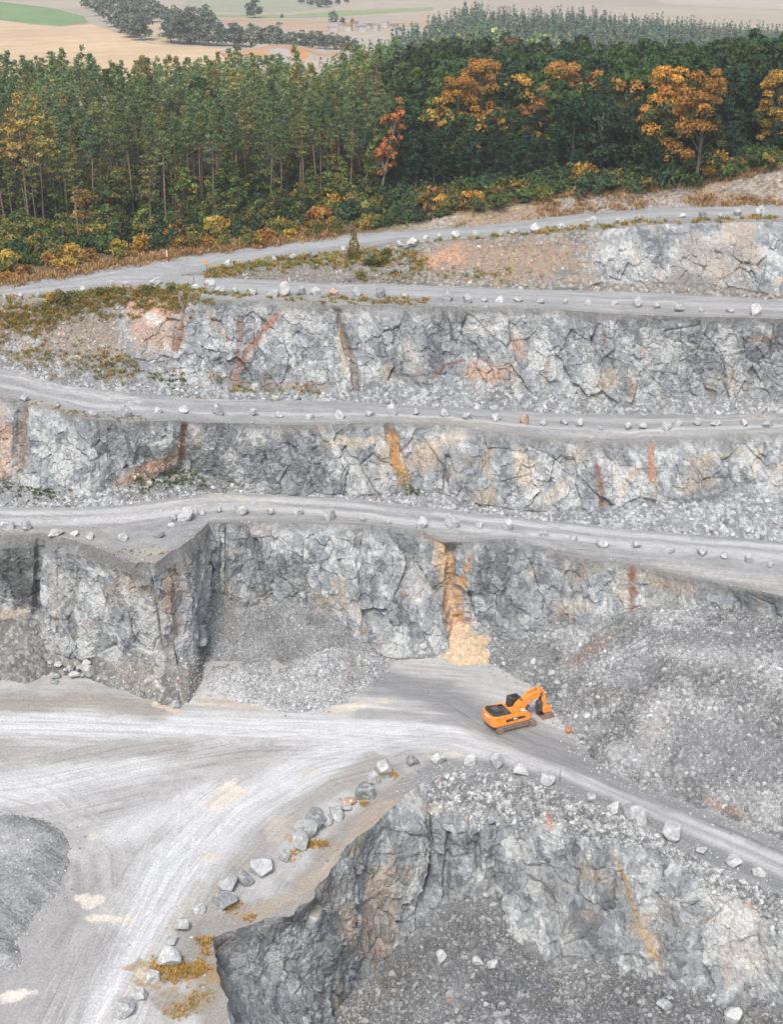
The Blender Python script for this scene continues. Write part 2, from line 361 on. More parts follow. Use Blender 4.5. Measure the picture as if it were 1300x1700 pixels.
OCHRE = (.5, .31, .13); RUST = (.21, .095, .06); PINK = (.5, .3, .195); CREAM = (.55, .46, .36); BROWN = (.2, .14, .105); WHITE = (.56, .55, .53); ORNG = (.42, .19, .09); DARK = (.07, .07, .07); TAUPE = (.3, .26, .23)
stC = [([(205, 505), (250, 510), (300, 515)], 26, PINK, .8), ([(215, 545), (270, 560), (290, 580)], 30, PINK, .6), ([(245, 525), (262, 535)], 12, WHITE, .8),
       ([(303, 498), (300, 540), (285, 590)], 5, RUST, .9), ([(470, 512), (440, 545), (405, 595), (396, 640)], 7, (.33, .17, .12), .85), ([(395, 515), (400, 560), (385, 640)], 4, RUST, .7),
       ([(345, 520), (375, 560)], 9, PINK, .3), ([(557, 512), (572, 560), (588, 610), (592, 645)], 4, BROWN, .95), ([(560, 540), (572, 590), (580, 630)], 8, CREAM, .75),
       ([(430, 640), (500, 645), (560, 640)], 8, (.27, .18, .12), .5), ([(715, 630), (740, 605), (775, 598)], 3, RUST, .8), ([(770, 615), (810, 620), (850, 610)], 19, PINK, .75),
       ([(855, 565), (870, 590)], 10, PINK, .5), ([(780, 545), (830, 550)], 12, WHITE, .6), ([(680, 570), (690, 610)], 16, WHITE, .6), ([(910, 600), (905, 640)], 4, RUST, .5), ([(1000, 540), (1005, 570)], 4, RUST, .5),
       ([(1070, 580), (1072, 590)], 6, ORNG, .6), ([(1048, 625), (1050, 650)], 5, ORNG, .5), ([(1220, 590), (1212, 640)], 4, (.4, .32, .22), .6), ([(1180, 640), (1200, 640)], 18, WHITE, .5), ([(-60, 520), (60, 535), (150, 560), (215, 600)], 62, (.275, .215, .16), .85),
       ([(120, 610), (250, 630)], 22, (.22, .22, .215), .8), ([(1245, 565), (1285, 560)], 6, PINK, .5)]
stB = [([(648, 710), (655, 750), (668, 790), (678, 815)], 12, OCHRE, .95), ([(650, 715), (660, 770)], 5, ORNG, .8), ([(306, 705), (302, 770)], 4, (.3, .12, .08), .95), ([(190, 805), (240, 785), (298, 750), (300, 720)], 13, PINK, .75),
       ([(40, 670), (38, 720), (35, 780)], 11, BROWN, .85), ([(10, 700), (12, 780)], 16, PINK, .6), ([(530, 735), (600, 735), (640, 730)], 9, CREAM, .7), ([(700, 750), (740, 730), (780, 725)], 12, CREAM, .6),
       ([(865, 755), (880, 795)], 18, CREAM, .75), ([(990, 765), (996, 800), (1003, 845)], 6, RUST, .9), ([(1082, 735), (1080, 770), (1078, 800)], 7, ORNG, .8), ([(1060, 770), (1040, 800), (1025, 830)], 4, PINK, .6), ([(1085, 790), (1085, 830)], 4, PINK, .6),
       ([(1015, 770), (1025, 790)], 20, WHITE, .8), ([(940, 800), (910, 830)], 7, CREAM, .6), ([(720, 725), (725, 725)], 16, WHITE, .6), ([(880, 820), (890, 825)], 20, WHITE, .5), ([(350, 730), (340, 770)], 18, WHITE, .5), ([(570, 770), (600, 790)], 20, WHITE, .4),
       ([(1265, 740), (1250, 790)], 5, CREAM, .6), ([(1160, 760), (1240, 750)], 6, (.4, .34, .2), .35), ([(370, 800), (360, 820)], 20, (.18, .185, .185), .8), ([(740, 770), (745, 800)], 5, DARK, .6)]
stA = [([(728, 898), (742, 950), (752, 1000), (764, 1050), (780, 1110)], 17, (.6, .38, .2), .9), ([(782, 912), (772, 950), (766, 1000), (768, 1040)], 5, (.5, .28, .13), .8), ([(752, 920), (758, 960), (765, 1000)], 3, (.4, .27, .15), .7),
       ([(1050, 938), (1051, 985), (1049, 1020)], 8, (.23, .1, .06), .95), ([(920, 1000), (950, 1010), (985, 1010)], 13, (.5, .45, .38), .7), ([(1030, 985), (1040, 1000)], 12, CREAM, .6), ([(880, 950), (885, 955)], 12, CREAM, .4), ([(700, 930), (690, 990)], 22, WHITE, .5),
       ([(670, 985), (672, 990)], 5, ORNG, .4), ([(430, 985), (440, 1000)], 14, CREAM, .3), ([(1080, 1000), (1200, 1030)], 22, (.45, .44, .40), .5)]
stD = [([(690, 440), (760, 425), (850, 430), (940, 430), (975, 450)], 40, (.31, .225, .165), .9), ([(700, 432), (770, 422)], 14, PINK, .8), ([(360, 455), (600, 450), (680, 445)], 24, (.22, .2, .17), .8), ([(1010, 430), (1040, 415)], 18, WHITE, .7), ([(1060, 420), (1070, 450)], 14, WHITE, .4),
       ([(1120, 410), (1170, 430), (1190, 460)], 34, (.42, .39, .35), .7), ([(1150, 395), (1160, 440), (1215, 420)], 22, TAUPE, .5), ([(1115, 465), (1170, 470)], 16, (.22, .215, .21), .9), ([(1225, 400), (1222, 460)], 5, TAUPE, .8)]

xc = XS
gC = [([(557, 508), (572, 560), (588, 610), (592, 645)], 7, 1.3), ([(303, 498), (285, 590)], 7, .9), ([(540, 660), (541, 661)], 3, .1)]
FC = face('rock_face', 'weathered rock face of the upper bench between the second and third haul roads', XS, [rC2, rMC, rEC, skirt(rEC)], [110, 22, 4], stC, 11,
          topband=(1.3, (.2, .195, .185), .7), gully=gC, extra=lambda px, py: .12+.88*sstep(190, 290, px+.25*(py-560)), lightness=.05)
gB = [([(648, 708), (668, 790), (678, 815)], 12, 1.1), ([(306, 703), (302, 775)], 7, 1.2), ([(38, 670), (35, 785)], 14, 1.2), ([(745, 760), (740, 810)], 7, .8)]
FB = face('rock_face', 'grey rock face of the middle bench with an ochre chute halfway along', XS, [rC3, rMB, rEB, skirt(rEB)], [95, 26, 4], stB, 23, gully=gB, topband=(1., (.21, .21, .205), .6), lightness=.04)
XA = np.arange(344, 1431, STEP)
rC4 = rowz(C4, Z4, XA); rTA = at(XA, TA(XA), 0.)
gA = [([(748, 895), (752, 960), (765, 1040), (775, 1095)], 24, 2.6), ([(425, 900), (440, 960), (450, 1010)], 6, .8), ([(372, 870), (368, 1000)], 9, 1.1)]
FA = face('rock_face', 'lowest tall rock face behind the excavator with an ochre gully', XA, [rC4, rTA, skirt(rTA)], [150, 4], stA, 37, gully=gA, topband=(1.5, (.2, .205, .205), .6), lightness=-.06)
XD = np.arange(300, 1431, STEP)
rCD = rowz(CD, Z1, XD); rE2 = rowz(E2, Z2, XD)
rMD = rE2+(rCD-rE2)*np.clip((E2(XD)-MD(XD))/np.maximum(E2(XD)-CD(XD), 1), .02, .6)[:, None]*np.array([1, .9, .7])
FD = face('rock_face', 'brown earth bank turning to pale rock below the top haul road', XD, [rCD, rMD, rE2, skirt(rE2)], [60, 12, 3], stD, 51, scale=.8,
          extra=lambda px, py: .1+.9*sstep(975, 1010, px+.25*(py-420)), talcol=(.25, .235, .215), lightness=.1, fade_top=.8)

# promontory under the third road's bulge
prom_c = [(-150, 885), (-60, 890), (0, 893), (45, 892), (66, 890), (76, 893), (100, 900), (130, 906), (165, 921), (200, 933), (232, 941), (245, 941), (262, 935), (278, 926), (300, 914), (320, 897), (335, 880), (348, 864), (372, 866)]
prom_t = [(-150, 1140), (-60, 1140), (0, 1128), (45, 1135), (68, 1125), (78, 1120), (100, 1122), (130, 1120), (165, 1135), (200, 1146), (228, 1155), (252, 1164), (272, 1170), (295, 1172), (315, 1166), (330, 1140), (339, 1095), (350, 1052), (376, 1056)]
prom_m = [(-150, 1040), (-60, 1040), (0, 1035), (45, 1030), (66, 1040), (77, 1082), (100, 1090), (130, 1094), (165, 1090), (200, 1100), (231, 1100), (254, 1105), (272, 1112), (292, 1110), (312, 1095), (328, 1075), (337, 1050), (349, 1025), (374, 1030)]
def resamp(pts, n, xfine=None):
    pts = np.asarray(pts, float); k = np.arange(len(pts)); t = np.linspace(0, len(pts)-1, n)
    return np.stack([np.interp(t, k, pts[:, i]) for i in range(pts.shape[1])], -1)
NP_ = 420
pc, pt, pm = resamp(prom_c, NP_), resamp(prom_t, NP_), resamp(prom_m, NP_)
pc[:, 1] += 6*fbm(np.stack([pc[:, 0]/26, pc[:, 0]*0, pc[:, 0]*0], -1), 3, 3, .5)*np.where(pc[:, 0] > 325, 0, 1)
rPc = at(pc[:, 0], pc[:, 1], Z4(pc[:, 0])); rPt = at(pt[:, 0], pt[:, 1], 0.); rPm = upslope(rPt, pm[:, 0], np.minimum(pm[:, 1], pt[:, 1]-3), 36)
_in = rPc[:, :2]-rPt[:, :2]; _in /= np.linalg.norm(_in, axis=1, keepdims=True)
rPs = rPc*.93+rPt*.07; _k = sstep(345, 315, pc[:, 0])[:, None]
rPs[:, :2] = rPc[:, :2]*.97+rPt[:, :2]*.03; rPs = rPc*(1-_k)+rPs*_k; rPs[:, 2] -= (1-_k[:, 0])*.3
rPc = rPc.copy(); rPc[:, :2] += _in*(1.5+.5*fbm(rPc/2.5, 66, 3)[:, None])*_k
stP = [([(-120, 950), (0, 950), (45, 960)], 30, (.105, .112, .108), 1.), ([(30, 900), (35, 980), (20, 1010)], 26, (.105, .112, .108), 1.), ([(60, 900), (55, 990)], 9, (.15, .155, .15), .9), ([(0, 1020), (40, 1015)], 8, (.5, .42, .34), .8),
       ([(130, 905), (165, 925), (215, 945)], 16, (.155, .15, .145), .95), ([(225, 950), (240, 960)], 10, (.155, .15, .145), .8), ([(285, 930), (300, 945)], 16, (.19, .185, .18), .9), ([(278, 965), (285, 1010), (300, 1060)], 12, (.27, .2, .165), .8),
       ([(270, 1050), (290, 1110), (310, 1150)], 20, (.21, .2, .19), .8), ([(190, 1110), (230, 1125), (260, 1150)], 24, (.27, .245, .225), .85), ([(130, 925), (120, 1000), (125, 1070)], 6, (.19, .17, .15), .7), ([(90, 930), (100, 1000), (90, 1050)], 15, (.5, .46, .41), .5),
       ([(240, 1130), (262, 1120)], 4, WHITE, .8), ([(255, 1130), (270, 1145)], 4, WHITE, .8), ([(280, 1080), (285, 1100)], 6, (.45, .44, .42), .8), ([(225, 1030), (260, 1030)], 20, WHITE, .3)]
FP = face('rock_face', 'pale buttress jutting out below the bulge of the third road', None, [rPc, rPs, rPm, rPt, skirt(rPt)], [14, 140, 40, 4], stP, 64, topband=(2.2, (.165, .16, .155), .85), talcol=(.22, .215, .205), lightness=.2, talus=(2, 3), fade_top=.7,
          gully=[([(66, 890), (62, 960), (60, 1020)], 8, 1.2), ([(243, 945), (262, 1010), (268, 1090)], 6, .9)])
print('faces', time.time()-T0)

# lower pit
pit = [  # crest px, rubble foot px (same as crest side for the left wall), toe px, toe z
 ((415, 1840), None, (440, 2060), -22), ((400, 1760), None, (455, 2020), -22), ((388, 1700), None, (466, 1990), -22), ((374, 1645), None, (478, 1950), -21.5), ((360, 1602), None, (488, 1910), -21), ((350, 1574), None, (498, 1860), -21), ((356, 1556), None, (506, 1825), -21),
 ((378, 1548), None, (515, 1790), -20.5), ((420, 1532), None, (530, 1740), -20.5), ((480, 1518), None, (552, 1695), -20), ((512, 1498), None, (580, 1662), -20), ((545, 1452), None, (606, 1632), -19.5), ((580, 1402), None, (640, 1604), -19), ((620, 1370), None, (664, 1580), -18.5),
 ((650, 1345), None, (684, 1564), -18), ((680, 1318), None, (702, 1552), -17.5), ((701, 1301), None, (714, 1530), -16.5),
 ((722, 1292), (722, 1336), (724, 1512), None), ((760, 1284), (760, 1350), (762, 1504), None), ((800, 1285), (800, 1354), (805, 1500), None), ((822, 1288), (822, 1362), (826, 1488), None), ((850, 1293), (850, 1374), (848, 1545), None), ((900, 1305), (900, 1376), (900, 1572), None),
 ((950, 1326), (945, 1390), (940, 1592), None), ((1000, 1347), (1000, 1402), (985, 1592), None), ((1050, 1369), (1045, 1405), (1025, 1614), None), ((1100, 1393), (1100, 1422), (1075, 1622), None), ((1150, 1419), (1150, 1456), (1125, 1636), None), ((1200, 1446), (1200, 1481), (1195, 1652), None),
 ((1250, 1469), (1250, 1506), (1250, 1664), None), ((1300, 1489), (1300, 1531), (1300, 1677), None), ((1380, 1526), (1380, 1570), (1380, 1702), None), ((1450, 1560), (1450, 1602), (1450, 1730), None)]
pcr = at([p[0][0] for p in pit], [p[0][1] for p in pit], 0.)
pto, pmi = [], []
for k, p in enumerate(pit):
    if p[1] is None:
        t = at(*p[2], p[3]); pto.append(t); pmi.append(pcr[k]*.94+t*.06)
    else:
        def down(P, q, ang):   # follow a slope falling toward the viewer
            lo, hi = P[2]-40, P[2]
            for _ in range(50):
                z = (lo+hi)/2; c = at(*q, z)
                if P[1]-c[1] > (P[2]-z)/math.tan(math.radians(ang)): hi = z
                else: lo = z
            return at(*q, (lo+hi)/2)
        mm = down(pcr[k], p[1], 38); pmi.append(mm); pto.append(down(mm, p[2], 70))
pto, pmi = np.array(pto), np.array(pmi)
def sm(A, it=1):
    for _ in range(it):
        B = A.copy(); B[1:-1] = (A[:-2]+2*A[1:-1]+A[2:])/4; A = B
    return A
ptoz = pto.copy()
NL = 900
seglen = np.r_[0, np.cumsum(np.linalg.norm(np.diff(pcr, axis=0), axis=1)+.4*np.linalg.norm(np.diff(ptoz, axis=0), axis=1))]
tq = np.linspace(0, seglen[-1], NL)
def resamp3(A): return np.stack([np.interp(tq, seglen, A[:, i]) for i in range(3)], -1)
rLc, rLm, rLt = resamp3(pcr), resamp3(pmi), resamp3(ptoz)
jag = fbm(np.stack([tq/3., tq*0, tq*0], -1), 8, 4, .6)[:, None]*.7
nrm = np.stack([np.gradient(rLc[:, 1]), -np.gradient(rLc[:, 0])], -1); nrm /= np.linalg.norm(nrm, axis=1, keepdims=True)
rLc[:, :2] += nrm*jag
pitU = np.interp(tq, seglen, np.arange(len(pit)))   # column number: below 16.5 the left wall, above the back wall
stL = [([(1022, 1408), (1040, 1450), (1055, 1500), (1075, 1550), (1100, 1612)], 6, (.43, .3, .17), .85), ([(1036, 1440), (1060, 1510)], 3, (.35, .2, .08), .8), ([(1200, 1495), (1230, 1520), (1270, 1560)], 20, WHITE, .75), ([(1235, 1605), (1255, 1590)], 30, (.55, .54, .51), .8),
       ([(1180, 1490), (1240, 1500)], 10, WHITE, .8), ([(1240, 1500), (1255, 1510)], 5, (.42, .3, .14), .8), ([(910, 1350), (915, 1375)], 7, (.42, .2, .13), .7), ([(700, 1420), (690, 1450)], 12, WHITE, .6), ([(860, 1400), (900, 1480), (950, 1540), (980, 1590)], 13, (.36, .36, .355), .6),
       ([(870, 1450), (900, 1465), (925, 1500)], 3, DARK, .7), ([(420, 1545), (500, 1535), (560, 1470), (640, 1370)], 12, (.19, .175, .165), .8), ([(360, 1560), (390, 1570)], 18, (.19, .16, .14), .8), ([(1210, 1520), (1120, 1540)], 9, (.4, .34, .27), .3),
       ([(610, 1375), (580, 1420)], 5, (.32, .24, .1), .6), ([(370, 1600), (395, 1690)], 6, (.3, .2, .13), .7)]
def pitrock(px, py): return np.ones_like(px)
vtal = np.where(pitU > 16.4, 1., 0.)
def face_pit():
    rows = [rLc, rLm, rLt, rLt+np.array([0, -.6, -2.])]
    segs = [26, 150, 4]
    parts, vv = [], []
    for k, n in enumerate(segs):
        for t in np.linspace(0, 1, n, endpoint=(k == 2)):
            parts.append(rows[k]*(1-t)+rows[k+1]*t); vv.append(k+t)
    G = np.stack(parts); vt = np.array(vv)[:, None]+0*G[..., 0]
    Nn = grid_normals(G)
    side = np.stack([nrm[:, 0], nrm[:, 1], 0*nrm[:, 0]], -1)[None]
    s = np.sign((Nn*side).sum(-1)); s[s == 0] = 1
    ref = at(760., 1700., -10.)-G; s = np.sign((Nn*ref).sum(-1)); s[s == 0] = 1
    Nn = Nn*s[..., None]; Nn[..., 2] *= .4; Nn /= np.linalg.norm(Nn, axis=-1, keepdims=True)
    px, py, _ = proj(G)
    d, i1, i2, i3, crack, c2 = rock(G, 73)
    drop = np.maximum(rLc[None, :, 2]-G[..., 2], 0)
    rub_ = vtal[None, :]*(1-sstep(.75, 1.1, vt+.25*fbm(G/3., 71, 3)))
    k = sstep(0, 1.5, drop)*(.2+.8*sstep(0, 4., drop))
    f, e, ii = facet(G/.6, 77)
    D = (1-rub_)*k*d+rub_*sstep(0, 1, drop)*(.2*f+.3*fbm(G/2.5, 78, 3))
    dd, _, _ = segdist(px, py, [(362, 1590), (378, 1640), (400, 1700), (412, 1760)]); D = D-1.6*sstep(9, 2, dd)
    for pts in ([(745, 1380), (740, 1495)], [(792, 1380), (795, 1450)], [(820, 1370), (812, 1480)], [(715, 1350), (712, 1500)]):
        dd, _, _ = segdist(px, py, pts); D = D-1.1*sstep(7, 1, dd+3*fbm(G/1.4, 76, 3))
    P = G+Nn*D[..., None]
    C = rockcol(G, i1, i2, i3, crack, 73, -.04)
    tc = np.asarray((.25, .255, .26), np.float32)*(.65+.9*(ii*sstep(.2, .9, ii))[..., None]+.25*fbm(G/3., 80, 3)[..., None])
    C = C*(1-rub_)[..., None]+tc*rub_[..., None]
    C = paint(C, px, py, G, stL, 9)
    o = link('rock_face', mesh_np('rock_face', P.reshape(-1, 3), grid_faces(*G.shape[:2]), M_ROCK, np.clip(C, .01, .8).reshape(-1, 3), smooth=False))
    tag(o, 'rock walls of the lowest pit dropping from the boulder lined rim', 'rock face', kind='structure')
    return dict(P=P, px=px, py=py, rub=rub_, vt=vt, drop=drop, C=C)
FL = face_pit()

# rubble floor of the lowest pit
def pit_floor():
    t2 = rLt.copy()
    front = at(np.interp(pitU, [0, 9, 16.5, 22, 33], [430, 560, 700, 850, 1600]), 2150.+0*pitU, np.interp(pitU, [0, 12, 22, 33], [-23, -23, -24, -20]))
    rows = []
    for t in np.linspace(0, 1, 210)**.9: rows.append(t2*(1-t)+front*t)
    G = np.stack(rows)
    for r_ in range(3, G.shape[0]):
        kw = int(min(70, 4+r_*2.2)); ker = np.hanning(2*kw+3)[1:-1]; ker /= ker.sum()
        for c_ in (0, 1, 2): G[r_, :, c_] = np.convolve(np.pad(G[r_, :, c_], kw, 'reflect', reflect_type='odd'), ker, 'valid')
    tt = np.linspace(0, 1, 210)[:, None]
    f, e, ii = facet(G/np.array([.45, .45, .45]), 91); f2, e2, i2 = facet(G/1.9, 92)
    b = fbm(G/9., 93, 4)
    G[..., 2] += sstep(0, .06, tt)*(1.2*b+.28*f+.3*f2*sstep(.6, .9, i2)) + (1-sstep(0, .03, tt))*.8
    tone = .17+.06*fbm(G/6., 94, 3)
    C = np.stack([tone, tone*1.03, tone*1.06], -1)*(.8+.45*ii[..., None]*sstep(.35, .95, ii)[..., None]+.2*fbm(G/.7, 96, 3)[..., None])
    px, py, _ = proj(G)
    C = paint(C.astype(np.float32), px, py, G, [([(560, 1700), (620, 1650), (680, 1600)], 22, (.16, .145, .125), .7), ([(730, 1530), (790, 1520)], 25, (.12, .125, .125), .6), ([(700, 1690), (780, 1640)], 22, (.22, .225, .23), .7)], 3)
    o = link('pit_floor', mesh_np('pit_floor', G.reshape(-1, 3), grid_faces(*G.shape[:2]), M_RUB, np.clip(C, .01, .7).reshape(-1, 3), smooth=False))
    tag(o, 'dark broken rubble covering the floor of the lowest pit', 'rubble', kind='structure')
    return dict(P=G, px=px, py=py, C=C)
PF = pit_floor()
print('pit', time.time()-T0)

# ------------------------------------------------------------------ roads
def road(name, label, xs, outer, inner, seed, tracks, n=46, patches=(), tone=.31, far_tracks=None, kindcol=(1, 1.005, 1.015)):
    tt = np.linspace(0, 1, n)[:, None, None]
    G = outer[None]*(1-tt)+inner[None]*tt
    t = tt[..., 0]+0*G[..., 0]
    s = np.r_[0, np.cumsum(np.linalg.norm(np.diff(outer, axis=0), axis=1))][None]+0*t
    w = np.linalg.norm(inner-outer, axis=1)[None]*t
    q = np.stack([s/14., w/.55, 0*s], -1)
    edge = sstep(0, .06, t)*sstep(1, .93, t)
    G[..., 2] += edge*(.14*fbm(G/3.5, seed, 3)+.05*fbm(np.stack([s/30, w/.9, 0*s], -1), seed+1, 2))
    st = fbm(q, seed+2, 4, .6); pa = fbm(G/7., seed+3, 4); fi = fbm(G/.6, seed+4, 3)
    v = tone*(1+.18*st+.22*pa+.14*fi)
    for c0, wd, val in tracks:
        k = sstep(wd, wd*.25, np.abs(t-c0-.06*fbm(np.stack([s/25, 0*s, 0*s], -1), seed+5, 3))+.10*np.abs(st)+.06*pa)
        v = v*(1-k)+k*val*(1+.1*st+.05*fi)
    if far_tracks:          # wheel tracks at a distance from the inner edge
        wi = np.linalg.norm(inner-outer, axis=1)[None]*(1-t)
        for c0, wd, val in far_tracks:
            k = sstep(wd, wd*.25, np.abs(wi-c0-.8*fbm(np.stack([s/25, 0*s, 0*s], -1), seed+5, 3))+.8*np.abs(st)+.5*pa); v = v*(1-k)+k*val*(1+.1*st+.05*fi)
        w = 40-wi
    C = np.stack([v*kindcol[0], v*kindcol[1], v*kindcol[2]], -1)
    if seed in (101, 111):      # the two upper roads run together here over the same gravel
        px_, _, _ = proj(G); k = np.exp(-((px_-325)/48.)**2); k = np.clip(k*1.5, 0, 1)
        C = mixc(C, np.array((.33, .332, .335))*(1+.25*fbm(G/7., 900, 4)+.1*fbm(G/.6, 901, 3))[..., None], k)
    # loose shoulder by the drop and stones by the foot of the wall
    k = sstep(.16, .02, t+.08*fbm(G/2., seed+6, 3)); C = mixc(C, np.array((.25, .235, .215)), k*.7)
    px, py, _ = proj(G)
    C = paint(C.astype(np.float32), px, py, G, patches, seed)
    o = link(name, mesh_np(name, G.reshape(-1, 3), grid_faces(*G.shape[:2]), M_ROAD, np.clip(C, .01, .8).reshape(-1, 3), flow=np.stack([s, w, 0*s+seed], -1).reshape(-1, 3)))
    tag(o, label, 'road', kind='structure')
    return dict(P=G, px=px, py=py, t=t)
PALE = (.46, .455, .45)
# inner edge of the second road joins the top road at the left
k_ = sstep(352, 322, XS)[:, None]
in2 = rowz(E2, Z2, np.clip(XS, 300, 1431)); in2 = np.where(XS[:, None] > 338, in2, rE1)
R2 = road('haul_road', 'grey haul road of the second level joining the top road at the left', XS, rC2, in2, 101, [(.55, .2, .37), (.85, .08, .36)], patches=[([(560, 500), (640, 505)], 5, (.34, .29, .25), .6), ([(420, 494), (540, 500)], 4, (.33, .28, .22), .5), ([(600, 478), (900, 488)], 4, (.36, .36, .36), .5), ([(0, 496), (120, 490), (250, 478)], 5, (.27, .24, .19), .7)])
in1 = rowz(E1, Z1, XD); oc1 = rCD.copy(); oc1[:, 2] += .03; in1[:, 2] += .03
R1 = road('haul_road', 'grey top haul road curving along the edge of the wood', XD, oc1, in1, 111, [(.6, .22, .36)], n=34, patches=[([(380, 440), (600, 412), (700, 405), (900, 388), (1300, 364)], 5, (.27, .235, .19), .7), ([(1000, 378), (1300, 360)], 4, (.28, .24, .19), .5)])
R3 = road('haul_road', 'pale haul road of the third level sweeping down from the left', XS, rC3, rEC, 121, [(.42, .13, .46), (.78, .12, .37)], n=60, patches=[([(0, 618), (80, 640), (150, 655), (250, 672)], 9, PALE, .85), ([(0, 650), (60, 668), (120, 684)], 7, (.37, .33, .29), .6), ([(290, 658), (370, 662)], 5, (.47, .43, .37), .7),
          ([(900, 715), (1000, 722), (1100, 720), (1300, 712)], 6, (.4, .395, .385), .7), ([(640, 697), (760, 700), (850, 710)], 4, (.4, .36, .31), .6), ([(1230, 690), (1285, 692)], 4, (.5, .44, .38), .85), ([(350, 662), (360, 663)], 5, (.45, .4, .36), .7), ([(480, 672), (1300, 690)], 5, (.23, .235, .24), .6)])
# outer edge of the third road: bulge to the promontory at the left
XO = XS
oc4 = rowz(C4, Z4, np.clip(XO, 345, 1431))
lft = XO < 348
pcx = pc[:, 0]; oy = np.interp(XO[lft], pcx, pc[:, 1]); oc4[lft] = at(XO[lft], oy, Z4(XO[lft]))
# use the very crest columns of the promontory so that road and rock share their edge
XR4 = np.r_[pc[pc[:, 0] < 346][:, 0], XA[XA > 346]]
oc4 = np.concatenate([rPc[pc[:, 0] < 346], rC4[XA > 346]])
in4 = rowz(EB, Z4, XR4)
R4 = road('haul_road', 'pale haul road of the fourth level above the tall lowest face', XR4, oc4, in4, 131, [], n=64, far_tracks=[(2.6, 1.7, .46), (6.4, 2.2, .47)], patches=[([(-20, 862), (120, 864), (250, 850), (340, 838), (450, 832), (560, 842)], 6, PALE, .8), ([(0, 880), (130, 885), (220, 900), (260, 905)], 12, (.31, .3, .285), .7), ([(260, 915), (240, 930)], 12, (.36, .31, .25), .6),
          ([(340, 823), (400, 826), (430, 840)], 6, (.5, .47, .42), .8), ([(700, 836), (760, 842)], 4, (.54, .48, .41), .85), ([(1000, 905), (1150, 915), (1300, 930)], 9, (.42, .42, .42), .8), ([(1050, 925), (1200, 950), (1300, 965)], 9, (.36, .355, .35), .8), ([(1100, 935), (1300, 975)], 7, (.45, .42, .4), .6),
          ([(450, 836), (700, 855), (900, 890)], 4, (.22, .225, .23), .6), ([(1150, 890), (1300, 895)], 7, (.26, .262, .265), .7)])
print('roads', time.time()-T0)

